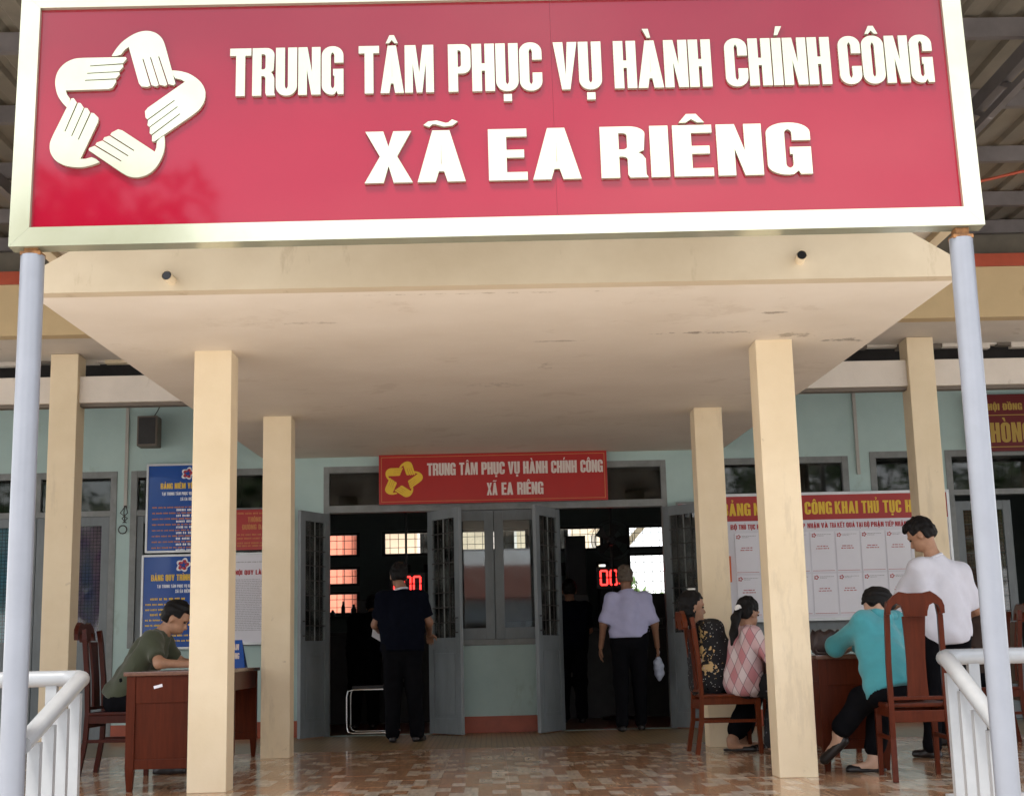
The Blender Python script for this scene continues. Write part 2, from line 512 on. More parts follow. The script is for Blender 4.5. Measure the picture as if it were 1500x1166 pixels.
mat('wood_red', (.082, .0155, .0055), .34, var=.22, scale=5, stretch=(9, 9, .8), spec=.14, coat=.02, bump=.03, bscale=30)
mat('wood_red_light', (.125, .028, .0095), .34, var=.22, scale=5, stretch=(9, 9, .8), spec=.16, coat=.02)
mat('wood_dark', (.050, .009, .005), .34, var=.2, scale=5, stretch=(9, 9, .8), spec=.14, coat=.02)
mat('desk_top_wood', (.15, .07, .045), .25, var=.2, scale=5, stretch=(8, 1, 8), coat=.4)
mat('roof_metal', (.23, .20, .155), .5, metal=.35, var=.2, scale=3)
mat('purlin_steel', (.20, .18, .18), .45, metal=.5, var=.2, scale=4)
mat('chrome', (.8, .8, .8), .12, metal=1.0, var=.02)
mat('black_plastic', (.018, .018, .02), .35, var=.2)
mat('dark_furniture', (.03, .028, .028), .5, var=.3)
mat('dim_interior_paint', (.11, .135, .13), .7, var=.1)  # mint walls darkened: the hall's dimness is put into their colour
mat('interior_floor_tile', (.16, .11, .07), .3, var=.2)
mat('poster_blue', (.012, .075, .34), .22, var=.06, scale=3, coat=.4)
mat('poster_red', (.40, .016, .014), .35, var=.06, scale=3, coat=.2)
mat('poster_white', (.72, .71, .77), .35, var=.03, scale=3, coat=.2)
mat('card_white', (.80, .79, .85), .3, var=.03, scale=3)
mat('maroon', (.13, .008, .010), .4, var=.06)
mat('ink_dim_gold', (.42, .27, .05), .5, var=.05)
mat('ink_yellow', (.80, .52, .04), .5, var=.05)
mat('ink_white', (.78, .80, .84), .5, var=.03)
mat('ink_red', (.42, .012, .02), .5, var=.05)
mat('ink_grey', (.33, .32, .34), .6, var=.1)
mat('ink_orange', (.55, .2, .06), .5, var=.1)
mat('ink_pale', (.70, .60, .55), .5, var=.05)
mat('orange_plastic', (.7, .12, .02), .4)
mat('alu_frame', (.55, .56, .57), .4, metal=.6, var=.1)
mat('speaker_grey', (.15, .125, .10), .6, var=.1)
mat('conduit_grey', (.42, .40, .36), .5, var=.1)
mat('concrete_yard', (.58, .56, .53), .85, var=.18, scale=1.2, bump=.2, bscale=30)
mat('granite_step', (.30, .24, .20), .4, var=.2, scale=20)
mat('leaf_green', (.045, .10, .022), .55, var=.45, scale=1.5, col2=(.10, .17, .04))
mat('leaf_pale', (.12, .20, .06), .55, var=.4, scale=1.5)
mat('bark', (.10, .07, .045), .9, var=.3, scale=12, bump=.5, bscale=20)
mat('outer_red_wall', (.66, .22, .14), .8, var=.1, scale=1)
mat('outer_beige_wall', (.68, .58, .42), .8, var=.1, scale=1)
mat('outer_roof', (.38, .34, .30), .7, var=.15, scale=2)
mat('outer_white', (.74, .72, .66), .7, var=.08)
emis('led_red', (1.0, .03, .025), 2.2)
emis('lamp_white', (1.0, .98, .92), 9.0)
glassmat('window_glass')
glassmat('dark_glass', tint=(.35, .38, .38), dirt=.05)

def patterned_floor():
    m = bpy.data.materials.new('glazed_floor_tile')
    m.use_nodes = True
    N, L = m.node_tree.nodes, m.node_tree.links
    b = N['Principled BSDF']
    g = N.new('ShaderNodeNewGeometry')
    mp = N.new('ShaderNodeMapping')
    mp.inputs['Rotation'].default_value = (0, 0, R(90))
    L.new(g.outputs['Position'], mp.inputs['Vector'])
    def brick(w, h, off, c1, c2, bias):
        br = N.new('ShaderNodeTexBrick')
        br.offset = off
        br.inputs['Scale'].default_value = 1.0
        br.inputs['Brick Width'].default_value = w
        br.inputs['Row Height'].default_value = h
        br.inputs['Mortar Size'].default_value = 0.0
        br.inputs['Bias'].default_value = bias
        br.inputs['Color1'].default_value = (*c1, 1)
        br.inputs['Color2'].default_value = (*c2, 1)
        L.new(mp.outputs['Vector'], br.inputs['Vector'])
        return br
    b1 = brick(.22, .085, .5, (.0, .0, .0), (1, 1, 1), 0.0)
    b2 = brick(.5, .0625, .25, (.0, .0, .0), (1, 1, 1), 0.0)
    cr = N.new('ShaderNodeValToRGB')
    cr.color_ramp.interpolation = 'CONSTANT'
    e = cr.color_ramp.elements
    e[0].position = 0.0
    e[0].color = (.46, .26, .15, 1)
    e[1].position = .30
    e[1].color = (.49, .285, .165, 1)
    e.new(.52).color = (.54, .37, .245, 1)
    e.new(.68).color = (.66, .56, .45, 1)
    L.new(b1.outputs['Color'], cr.inputs['Fac'])
    cr2 = N.new('ShaderNodeValToRGB')
    cr2.color_ramp.elements[0].color = (.78, .78, .78, 1)
    cr2.color_ramp.elements[1].color = (1.1, 1.06, 1.0, 1)
    L.new(b2.outputs['Color'], cr2.inputs['Fac'])
    no = N.new('ShaderNodeTexNoise')
    no.inputs['Scale'].default_value = 9
    no.inputs['Detail'].default_value = 6
    mp2 = N.new('ShaderNodeMapping')
    mp2.inputs['Scale'].default_value = (4, .7, 1)
    mp2.inputs['Rotation'].default_value = (0, 0, R(25))
    L.new(g.outputs['Position'], mp2.inputs['Vector'])
    L.new(mp2.outputs['Vector'], no.inputs['Vector'])
    mx = N.new('ShaderNodeMix')
    mx.data_type = 'RGBA'
    mx.blend_type = 'MULTIPLY'
    mx.inputs['Factor'].default_value = .8
    L.new(cr.outputs['Color'], mx.inputs['A'])
    L.new(cr2.outputs['Color'], mx.inputs['B'])
    mx2 = N.new('ShaderNodeMix')
    mx2.data_type = 'RGBA'
    mx2.blend_type = 'OVERLAY'
    mx2.inputs['Factor'].default_value = .35
    L.new(mx.outputs['Result'], mx2.inputs['A'])
    L.new(no.outputs['Fac'], mx2.inputs['B'])
    L.new(mx2.outputs['Result'], b.inputs['Base Color'])
    b.inputs['Roughness'].default_value = .16
    mr = N.new('ShaderNodeMapRange')
    mr.inputs['To Min'].default_value = .08
    mr.inputs['To Max'].default_value = .20
    L.new(no.outputs['Fac'], mr.inputs['Value'])
    L.new(mr.outputs['Result'], b.inputs['Roughness'])
    MATS['glazed_floor_tile'] = m
patterned_floor()

def old_floor():
    m = mat('old_grid_tile', (.33, .235, .115), .3, var=.25, scale=4, col2=(.40, .30, .16))
    N, L = m.node_tree.nodes, m.node_tree.links
    b = N['Principled BSDF']
    src = b.inputs['Base Color'].links[0].from_socket
    g = N.new('ShaderNodeNewGeometry')
    br = N.new('ShaderNodeTexBrick')
    br.offset = 0
    br.inputs['Scale'].default_value = 1
    br.inputs['Brick Width'].default_value = .05
    br.inputs['Row Height'].default_value = .10
    br.inputs['Mortar Size'].default_value = .006
    br.inputs['Color1'].default_value = (1, 1, 1, 1)
    br.inputs['Color2'].default_value = (.8, .8, .8, 1)
    br.inputs['Mortar'].default_value = (.45, .42, .4, 1)
    L.new(g.outputs['Position'], br.inputs['Vector'])
    mx = N.new('ShaderNodeMix')
    mx.data_type = 'RGBA'
    mx.blend_type = 'MULTIPLY'
    mx.inputs['Factor'].default_value = 1
    L.new(src, mx.inputs['A'])
    L.new(br.outputs['Color'], mx.inputs['B'])
    L.new(mx.outputs['Result'], b.inputs['Base Color'])
old_floor()

def stained_soffit():
    """cream plaster with hairline cracks and peeled, mouldy patches at fixed spots of the slab"""
    m = mat('soffit_plaster', (.78, .695, .58), .7, var=.05, scale=1.3, bump=.10, bscale=14, col2=(.81, .735, .63))
    N, L = m.node_tree.nodes, m.node_tree.links
    b = N['Principled BSDF']
    cur = b.inputs['Base Color'].links[0].from_socket
    g = N.new('ShaderNodeNewGeometry')
    wob = N.new('ShaderNodeTexNoise')
    wob.inputs['Scale'].default_value = 12
    wob.inputs['Detail'].default_value = 9
    wob.inputs['Roughness'].default_value = .75
    L.new(g.outputs['Position'], wob.inputs['Vector'])
    for (cx, cy, rx, ry, th, dark) in [(1.45, 8.72, .85, .10, .545, (.24, .19, .14)), (1.75, 8.15, .18, .08, .50, (.30, .24, .18)), (2.42, 9.05, .34, .14, .50, (.26, .22, .17)), (2.05, 8.85, .40, .25, .56, (.34, .28, .21)), (.45, 9.8, .16, .5, .56, (.46, .40, .32)), (.1, 10.6, .7, .4, .61, (.50, .44, .36)), (.5, 8.9, .5, .07, .55, (.44, .38, .30)), (-1.1, 8.2, .9, .12, .60, (.50, .43, .34)), (0, 7.5, 2.4, .05, .60, (.45, .38, .28))]:
        mp = N.new('ShaderNodeMapping')
        mp.vector_type = 'POINT'
        mp.inputs['Location'].default_value = (-cx/rx, -cy/ry, 0)
        mp.inputs['Scale'].default_value = (1/rx, 1/ry, 0)
        L.new(g.outputs['Position'], mp.inputs['Vector'])
        ln = N.new('ShaderNodeVectorMath')
        ln.operation = 'LENGTH'
        L.new(mp.outputs['Vector'], ln.inputs[0])
        mr = N.new('ShaderNodeMapRange')
        mr.inputs['From Min'].default_value = .2
        mr.inputs['From Max'].default_value = 1.15
        mr.inputs['To Min'].default_value = .12
        mr.inputs['To Max'].default_value = -.45
        L.new(ln.outputs['Value'], mr.inputs['Value'])
        ad = N.new('ShaderNodeMath')
        ad.operation = 'ADD'
        L.new(wob.outputs['Fac'], ad.inputs[0])
        L.new(mr.outputs['Result'], ad.inputs[1])
        r2 = N.new('ShaderNodeMapRange')
        r2.inputs['From Min'].default_value = th
        r2.inputs['From Max'].default_value = th+.11
        r2.inputs['To Max'].default_value = .75
        L.new(ad.outputs['Value'], r2.inputs['Value'])
        mx = N.new('ShaderNodeMix')
        mx.data_type = 'RGBA'
        mx.inputs['B'].default_value = (*dark, 1)
        L.new(r2.outputs['Result'], mx.inputs['Factor'])
        L.new(cur, mx.inputs['A'])
        cur = mx.outputs['Result']
    L.new(cur, b.inputs['Base Color'])
stained_soffit()
mat('fascia_shade_paint', (.585, .475, .325), .65, var=.10, scale=1.1, bump=.08, bscale=30, col2=(.65, .55, .40))  # fascia tone darkened: the sign's shade is put into this colour

def grid_curtain(name, c1, c2, line):
    m = bpy.data.materials.new(name)
    m.use_nodes = True
    N, L = m.node_tree.nodes, m.node_tree.links
    b = N['Principled BSDF']
    g = N.new('ShaderNodeNewGeometry')
    n = N.new('ShaderNodeTexNoise')
    n.inputs['Scale'].default_value = 2.2
    mp = N.new('ShaderNodeMapping')
    mp.inputs['Scale'].default_value = (3, 1, .6)
    L.new(g.outputs['Position'], mp.inputs['Vector'])
    L.new(mp.outputs['Vector'], n.inputs['Vector'])
    cr = N.new('ShaderNodeValToRGB')
    cr.color_ramp.elements[0].position = .35
    cr.color_ramp.elements[1].position = .65
    cr.color_ramp.elements[0].color = (*c1, 1)
    cr.color_ramp.elements[1].color = (*c2, 1)
    L.new(n.outputs['Fac'], cr.inputs['Fac'])
    sw = N.new('ShaderNodeMapping')
    sw.inputs['Rotation'].default_value = (R(90), 0, 0)
    L.new(g.outputs['Position'], sw.inputs['Vector'])
    br = N.new('ShaderNodeTexBrick')
    br.offset = 0
    br.inputs['Scale'].default_value = 1
    br.inputs['Brick Width'].default_value = .038
    br.inputs['Row Height'].default_value = .038
    br.inputs['Mortar Size'].default_value = .0035
    br.inputs['Color1'].default_value = (1, 1, 1, 1)
    br.inputs['Color2'].default_value = (.9, .9, .9, 1)
    br.inputs['Mortar'].default_value = (*line, 1)
    L.new(sw.outputs['Vector'], br.inputs['Vector'])
    mx = N.new('ShaderNodeMix')
    mx.data_type = 'RGBA'
    mx.blend_type = 'MULTIPLY'
    mx.inputs['Factor'].default_value = 1
    L.new(cr.outputs['Color'], mx.inputs['A'])
    L.new(br.outputs['Color'], mx.inputs['B'])
    L.new(mx.outputs['Result'], b.inputs['Base Color'])
    b.inputs['Roughness'].default_value = .8
    MATS[name] = m
grid_curtain('blue_mesh_curtain', (.12, .36, .58), (.20, .50, .66), (.25, .25, .3))
grid_curtain('red_mesh_curtain', (.16, .05, .04), (.26, .09, .07), (.4, .3, .3))
grid_curtain('violet_mesh_curtain', (.13, .17, .42), (.42, .18, .36), (.25, .25, .3))

def grime(name, col, scale, th, amt, stretch=(1, 1, 1)):
    """scattered scuffs, chips and specks mixed into a paint"""
    m = MATS[name]
    N, L = m.node_tree.nodes, m.node_tree.links
    b = N['Principled BSDF']
    cur = b.inputs['Base Color'].links[0].from_socket
    g = N.new('ShaderNodeNewGeometry')
    mp = N.new('ShaderNodeMapping')
    mp.inputs['Scale'].default_value = stretch
    L.new(g.outputs['Position'], mp.inputs['Vector'])
    n = N.new('ShaderNodeTexNoise')
    n.inputs['Scale'].default_value = scale
    n.inputs['Detail'].default_value = 8
    n.inputs['Roughness'].default_value = .7
    L.new(mp.outputs['Vector'], n.inputs['Vector'])
    r = N.new('ShaderNodeMapRange')
    r.inputs['From Min'].default_value = th
    r.inputs['From Max'].default_value = th+.06
    r.inputs['To Max'].default_value = amt
    L.new(n.outputs['Fac'], r.inputs['Value'])
    mx = N.new('ShaderNodeMix')
    mx.data_type = 'RGBA'
    mx.inputs['B'].default_value = (*col, 1)
    L.new(r.outputs['Result'], mx.inputs['Factor'])
    L.new(cur, mx.inputs['A'])
    L.new(mx.outputs['Result'], b.inputs['Base Color'])
grime('cream_paint', (.40, .30, .19), 9, .66, .55)
grime('cream_paint', (.52, .42, .29), 2.2, .58, .35, (1.6, 1.6, .35))
grime('soffit_plaster', (.62, .53, .42), 1.6, .58, .4)
grime('fascia_shade_paint', (.40, .31, .20), 2.4, .60, .5, (1.5, 1, .4))
grime('mint_paint', (.33, .42, .38), 3.0, .60, .5, (1, 1, .6))
grime('mint_paint', (.55, .58, .52), 14, .68, .6)
grime('post_paint', (.12, .075, .04), 22, .70, .8)
grime('rail_paint', (.16, .12, .08), 18, .70, .7)
grime('pale_beam_paint', (.42, .36, .29), 3, .60, .5, (1, 1, .5))
grime('ochre_paint', (.38, .26, .13), 3, .60, .5, (1, 1, .4))
grime('grey_door_paint', (.32, .33, .32), 12, .66, .6, (1, 1, .4))
grime('grey_frame_paint', (.32, .32, .30), 14, .66, .6)
grime('wood_red', (.20, .07, .03), 16, .68, .5)
grime('gold_metal', (.45, .45, .30), 3, .62, .35)

# ------------------------------------------------------------------ setting: yard, steps, porch floor
GZ = -0.75
tag(B('ground', 'concrete_yard', None, -120, -120, GZ-.3, 120, 140, GZ), kind='structure')
plinth = B('porch_plinth', 'granite_step', None, -9, 6.9, GZ+.001, 9.5, 15.0, -.012)
tag(plinth, kind='structure')
steps = MB()
for i in range(4):
    steps.box(-1.95, 6.9-.32*(i+1), GZ+.002, 2.12, 6.9-.32*i-.001, -.15*(i+1), bev=.008)
tag(steps.build('porch_steps', 'granite_step'), kind='structure')
# glazed tiles laid on the porch, each its own piece
floor = B('porch_floor', 'granite_step', None, -9, 6.9, -.010, 9.5, 12.62, -.004)
tag(floor, kind='structure')
TS = .45
tm = MB().box(0, 0, 0, TS-.0022, TS-.0022, .008, bev=.0012).mesh('floor_tile')
tm.materials.append(MATS['glazed_floor_tile'])
nx0, nx1 = -10, 11
for i in range(nx0, nx1):
    for j in range(13):
        o = bpy.data.objects.new('floor_tile', tm)
        COL.objects.link(o)
        o.parent = floor
        rj = random.Random(i*131+j)
        o.location = (.11+i*TS, 6.9+j*TS-.25+.2, -.008+rj.uniform(0, .0005))
        o.rotation_euler = (rj.uniform(-.0012, .0012), rj.uniform(-.0012, .0012), 0)
rest = MB()
for x in list(range(-20, nx0))+list(range(nx1, 21)):
    for j in range(13):
        rest.box(.11+x*TS, 6.85+j*TS, -.008, .11+x*TS+TS-.002, 6.85+j*TS+TS-.002, 0)
tag(rest.build('outer_floor_tiles', 'glazed_floor_tile', floor), kind='stuff')
vf = B('veranda_floor', 'old_grid_tile', None, -9, 12.705, -.011, 9.5, 15.3, -.001)
tag(vf, kind='structure')

# ------------------------------------------------------------------ the office building
bld = thing('office_building', (0, 15.2, 0), 'mint green office building with cream columns, grey doors and projecting entrance canopy', 'building')
YW = 15.2
def cells(mb, x0, x1, z0, z1, y0, y1, holes):
    xs = sorted({x0, x1, *[h[0] for h in holes], *[h[1] for h in holes]})
    zs = sorted({z0, z1, *[h[2] for h in holes], *[h[3] for h in holes]})
    xs = [x for x in xs if x0 <= x <= x1]
    zs = [z for z in zs if z0 <= z <= z1]
    nx, nz = len(xs)-1, len(zs)-1
    def solid(i, k):
        if i < 0 or k < 0 or i >= nx or k >= nz: return False
        cx, cz = (xs[i]+xs[i+1])/2, (zs[k]+zs[k+1])/2
        return not any(h[0] < cx < h[1] and h[2] < cz < h[3] for h in holes)
    for i in range(nx):
        for k in range(nz):
            if not solid(i, k): continue
            a, b, c, d = xs[i], xs[i+1], zs[k], zs[k+1]
            mb.add([(a, y0, c), (b, y0, c), (b, y0, d), (a, y0, d)], [(0, 1, 2, 3)])
            mb.add([(a, y1, c), (b, y1, c), (b, y1, d), (a, y1, d)], [(3, 2, 1, 0)])
            if not solid(i-1, k): mb.add([(a, y0, c), (a, y1, c), (a, y1, d), (a, y0, d)], [(0, 3, 2, 1)])
            if not solid(i+1, k): mb.add([(b, y0, c), (b, y1, c), (b, y1, d), (b, y0, d)], [(0, 1, 2, 3)])
            if not solid(i, k-1): mb.add([(a, y0, c), (b, y0, c), (b, y1, c), (a, y1, c)], [(0, 3, 2, 1)])
            if not solid(i, k+1): mb.add([(a, y0, d), (b, y0, d), (b, y1, d), (a, y1, d)], [(0, 1, 2, 3)])
    return mb
OPEN = [(-5.75, -4.03, 0, 2.88), (-3.88, -2.25, .97, 2.88), (-1.78, 1.98, 0, 2.88), (2.28, 4.0, .95, 2.88), (4.24, 4.95, .95, 2.92), (5.08, 6.6, 0, 2.92)]
cells(MB(), -9, 9.5, -.001, 3.65, YW, YW+.2, OPEN).build('wall', 'mint_paint', bld)
B('upper_wall', 'white_ceiling_paint', bld, -9, YW+.003, 3.65, 9.5, YW+.2, 3.90)
B('attic_shade_board', 'dark_furniture', bld, -9, YW+.004, 3.901, 9.5, YW+.2, 4.6)  # dark sheet put in to stand for the shade of the roof void
B('dwarf_wall', 'mint_paint', bld, -.62, YW+.01, -.001, .75, YW+.19, .915)
for a, b in [(-4.03, -1.78), (1.98, 5.08), (-.62, .75), (-9, -5.75), (6.6, 9.5)]:
    B('skirting', 'skirting_paint', bld, a+.002, YW-.012, 0, b-.002, YW+.011, .172, bev=.003)
# inside: dim hall and side rooms
YB = 21.0
bw = [(-2.72, -1.92, 1.45, 1.80), (-2.72, -1.92, 1.88, 2.17), (-2.72, -1.92, 2.31, 2.68), (-1.59, -.84, 2.31, 2.69), (-1.30, -1.16, 2.02, 2.18), (-.97, -.90, 2.06, 2.18), (-.42, .62, 2.35, 2.69), (1.05, 1.75, 2.33, 2.70), (1.10, 1.18, 1.96, 2.16), (1.62, 1.82, 2.0, 2.16), (2.10, 2.84, 1.42, 2.28), (2.10, 2.84, 2.335, 2.70)]
cells(MB(), -3.4, 3.6, -.001, 3.5, YB, YB+.2, bw).build('back_wall', 'dim_interior_paint', bld)
B('added_partition', 'dim_interior_paint', bld, -3.5, YW+.201, -.001, -3.401, YB+.2, 3.5)  # both unseen partitions added to stop rear window light leaking sideways
B('added_partition', 'dim_interior_paint', bld, 3.601, YW+.201, -.001, 3.7, YB+.2, 3.5)
B('side_room_wall', 'dim_interior_paint', bld, -9, 19.0, -.001, -3.501, 19.2, 3.5)
B('side_room_wall', 'dim_interior_paint', bld, 3.701, 19.0, -.001, 9.5, 19.2, 3.5)
B('outer_side_wall', 'dim_interior_paint', bld, -9.2, 15.2, -.001, -9.001, 19.2, 4.6)
B('outer_side_wall', 'dim_interior_paint', bld, 9.501, 15.2, -.001, 9.7, 19.2, 4.6)
B('room_ceiling', 'dim_interior_paint', bld, -9, YW+.201, 3.501, 9.5, YB+.2, 3.6)
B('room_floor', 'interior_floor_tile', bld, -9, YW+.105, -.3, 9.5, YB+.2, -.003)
B('flat_roof', 'outer_roof', bld, -9.3, 12.2, 4.601, 9.8, YB+.4, 4.75)
for (a, b, c, d) in bw:
    fr = MB()
    fr.box(a, YB+.05, c, a+.05, YB+.11, d)
    fr.box(b-.05, YB+.05, c, b, YB+.11, d)
    fr.box(a+.05, YB+.052, c, b-.05, YB+.108, c+.04)
    fr.box(a+.05, YB+.052, d-.04, b-.05, YB+.108, d)
    f = fr.build('rear_window', 'dark_furniture', bld)
    g = MB()
    nb = int((b-a)/.11)
    for i in range(1, nb):
        x = a+(b-a)*i/nb
        g.box(x-.004, YB+.02, c, x+.004, YB+.028, d)
    nz = max(1, int((d-c)/.16))
    for i in range(1, nz+1):
        z = c+(d-c)*i/(nz+1)
        g.box(a, YB+.029, z-.004, b, YB+.036, z+.004)
    g.build('grille', 'dark_iron', f)

for a, b in ((-2.75, -1.89), (2.07, 2.87)):
    B('window_shelf', 'dark_furniture', bld, a, YB-.22, 1.40, b, YB-.001, 1.425)

# columns
def column(x0, x1, y0, y1, zt, m='cream_paint'):
    mb = MB().box(x0, y0, 0.0, x1, y1, zt, bev=.006)
    return mb.build('column', m, bld)
def soff(y): return 2.815+.027*(y-9)
column(-1.905, -1.66, 9.0, 9.25, soff(9)-.002+.004)
column(1.805, 2.05, 9.0, 9.25, soff(9)-.002+.004)
column(-1.935, -1.69, 12.02, 12.27, soff(12.02)+.002)
column(1.835, 2.08, 12.02, 12.27, soff(12.02)+.002)
ZE = 3.60
for x0, x1 in ((-3.95, -3.70), (3.91, 4.155), (-7.2, -6.95), (7.0, 7.25)):
    column(x0, x1, 12.5, 12.75, ZE+.001)

# entrance canopy: gently falling soffit slab, pediment-shaped fascia, upper slab
CX0, CX1, CY = -2.44, 2.61, 7.4
so = MB()
prof = [(CY, soff(CY)), (YW-.001, soff(YW)), (YW-.001, soff(YW)+.10), (CY, soff(CY)+.10)]
vs = [(x, y, z) for x in (CX0, CX1) for y, z in prof]
so.add(vs, [(0, 1, 2, 3), (7, 6, 5, 4), (0, 4, 5, 1), (1, 5, 6, 2), (2, 6, 7, 3), (3, 7, 4, 0)])
canopy = so.build('canopy_soffit', 'soffit_plaster', bld)
zc = soff(CY)
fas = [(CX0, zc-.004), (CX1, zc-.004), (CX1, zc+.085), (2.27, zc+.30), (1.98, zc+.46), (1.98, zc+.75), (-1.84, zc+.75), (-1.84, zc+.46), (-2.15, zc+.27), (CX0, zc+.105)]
fascia = MB().prism([fas], (0, CY-.002, 0), (1, 0, 0), (0, 0, 1), (0, -1, 0), .10).build('fascia', 'fascia_shade_paint', bld)
B('upper_slab', 'soffit_plaster', bld, CX0-.02, CY+.02, 3.16, CX1+.02, 11.7, 3.30)
B('upper_slab_edge', 'cream_paint', bld, CX0-.09, CY+.03, 3.12, CX0-.021, 11.7, 3.34)
B('upper_slab_edge', 'cream_paint', bld, CX1+.021, CY+.03, 3.12, CX1+.09, 11.7, 3.34)
for x, z in ((-1.672, 2.828), (1.735, 2.876)):
    sp = MB().tube([(x, CY-.09, z-.006), (x-.01, CY-.19, z+.002)], .026, 16, caps=False)
    MB().tube([(x-.0005, CY-.095, z-.005), (x-.01, CY-.187, z+.0015)], .0225, 16).build('drain_hole', 'black_plastic', bld)
    s = sp.build('drain_spout', 'cream_paint', bld)
# eaves of the wings
for a, b in ((-9, CX0-.1), (CX1+.1, 9.5)):
    B('eave_beam', 'ochre_paint', bld, a, 11.75, ZE, b, 11.9, 4.055, bev=.004)
    B('eave_trim', 'red_trim_paint', bld, a, 11.735, 4.056, b, 11.95, 4.17, bev=.004)
    B('eave_soffit', 'pale_beam_paint', bld, a, 11.901, ZE+.004, b, 12.80, ZE+.10)
B('eave_wall', 'roof_metal', bld, -9, 12.2, 4.0, 9.5, 12.25, 4.6)
B('veranda_ceiling', 'dark_furniture', bld, -9, 12.26, 4.3, 9.5, YW+.002, 4.36)  # coloured dark to stand for the shade above the tie beams
# ragged, peeled plaster along the back edge of the eave soffit
rg = random.Random(4)
for a, b in ((-9, CX0-.12), (CX1+.12, 9.5)):
    x = a
    while x < b:
        w = rg.uniform(.06, .3)
        e = min(x+w, b)
        z = ZE-.001-rg.uniform(.006, .05)
        MB().box(x, 12.81+rg.uniform(0, .02), z, e-.002, 12.90, ZE+.09).build('plaster_edge', rg.choice(['pale_beam_paint', 'pale_beam_paint', 'cream_paint', 'speaker_grey']), bld)
        x = e
for a, b in ((-9, -7.201), (-6.949, -3.951), (-3.699, -1.94), (2.085, 3.909), (4.156, 6.999), (7.251, 9.5)):
    B('tie_beam', 'pale_beam_paint', bld, a, 12.56, 3.155, b, 12.72, 3.40, bev=.004)
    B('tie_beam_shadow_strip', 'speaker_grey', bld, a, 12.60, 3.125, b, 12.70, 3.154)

# ------------------------------------------------------------------ doors and windows
def sash(mb, a, b, c, d, y, th, st=.07, top=.08, bot=.09):
    mb.box(a, y, c, a+st, y+th, d, bev=.003)
    mb.box(b-st, y, c, b, y+th, d, bev=.003)
    mb.box(a+st, y+.003, c, b-st, y+th-.003, c+bot)
    mb.box(a+st, y+.003, d-top, b-st, y+th-.003, d)
def window(a, b, c, d, tz, nsash, y=YW+.05, glass='window_glass', lights=1, outer=.07, panel=None, curtain=None):
    """fixed frame with transom lights over side-hung sashes; panes and mullions are sub-parts"""
    mb = MB()
    mb.box(a, y-.06, c, a+outer, y+.06, d, bev=.004)
    mb.box(b-outer, y-.06, c, b, y+.06, d, bev=.004)
    mb.box(a+outer, y-.057, d-outer, b-outer, y+.057, d)
    mb.box(a+outer, y-.057, tz-.03, b-outer, y+.057, tz+.03)
    if c > .3: mb.box(a+outer, y-.057, c, b-outer, y+.057, c+.05)
    fr = mb.build('window_frame', 'grey_frame_paint', bld)
    w = (b-a-2*outer)/lights
    for i in range(lights):
        x0 = a+outer+w*i
        if i: MB().box(x0-.03, y-.05, tz+.03, x0+.03, y+.05, d-outer).build('mullion', 'grey_frame_paint', fr)
        B('pane', 'dark_glass', fr, x0+.032*(i > 0), y-.003, tz+.03, x0+w-.032*(i < lights-1), y+.002, d-outer)
        MB().box(x0+w*.5-.008, y+.03, tz+.03, x0+w*.5+.008, y+.04, d-outer).build('bar', 'dark_iron', fr)
    if nsash:
        w = (b-a-2*outer)/nsash
        for i in range(nsash):
            x0 = a+outer+w*i+.003
            x1 = a+outer+w*(i+1)-.003
            m2 = MB()
            zlo = c+.052 if c > .3 else .01
            if panel:
                m2.box(x0, y-.045, zlo, x0+.085, y-.005, tz-.032, bev=.003)
                m2.box(x1-.085, y-.045, zlo, x1, y-.005, tz-.032, bev=.003)
                for q0, q1 in ((zlo, zlo+.13), (panel-.06, panel+.06), (tz-.13, tz-.032)):
                    m2.box(x0+.085, y-.042, q0, x1-.085, y-.008, q1)
                s = m2.build('door_leaf', 'grey_door_paint', fr)
                B('door_panel', 'grey_door_paint', fr, x0+.085, y-.03, zlo+.13, x1-.085, y-.018, panel-.06)
                B('pane', curtain and 'window_glass' or 'dark_glass', fr, x0+.085, y-.028, panel+.06, x1-.085, y-.024, tz-.13)
                if curtain: B('curtain', curtain[i % len(curtain)], fr, x0+.08, y+.03, panel, x1-.08, y+.035, tz-.05)
            else:
                sash(m2, x0, x1, zlo, tz-.032, y-.04, .04)
                m2.build('sash', 'grey_door_paint', fr)
                B('pane', glass, fr, x0+.07, y-.022, zlo+.09, x1-.07, y-.018, tz-.112)
    return fr
window(-5.75, -4.03, 0, 2.88, 2.42, 2, panel=1.0, curtain=['blue_mesh_curtain', 'violet_mesh_curtain'], lights=2)
window(-3.88, -2.25, .97, 2.88, 2.42, 2, lights=2)
window(2.28, 4.0, .95, 2.88, 2.44, 2, lights=2)
window(4.24, 4.95, .95, 2.92, 2.45, 1)
window(5.08, 6.6, 0, 2.92, 2.45, 0)
# main entrance: one frame over two open doorways and the middle window
mf = MB()
y = YW+.05
for a, b in ((-1.78, -1.72), (1.92, 1.98)): mf.box(a, y-.06, 0, b, y+.06, 2.88, bev=.004)
for a, b in ((-.64, -.57), (.71, .78)): mf.box(a, y-.058, .917 if False else 0, b, y+.058, 2.36, bev=.004)
mf.box(-1.72, y-.057, 2.81, 1.92, y+.057, 2.88)
mf.box(-1.72, y-.063, 2.37, 1.92, y+.063, 2.45, bev=.004)
mf.box(-.57, y-.057, .917, .71, y+.057, .975)
frame = mf.build('entrance_frame', 'grey_frame_paint', bld)
for a, b in ((-1.72, -.63), (-.57, .71), (.77, 1.92)):
    B('pane', 'dark_glass', frame, a, y-.003, 2.45, b, y+.002, 2.81)
for x in (-.60, .74): B('mullion', 'grey_frame_paint', frame, x-.03, y-.05, 2.451, x+.03, y+.05, 2.809)
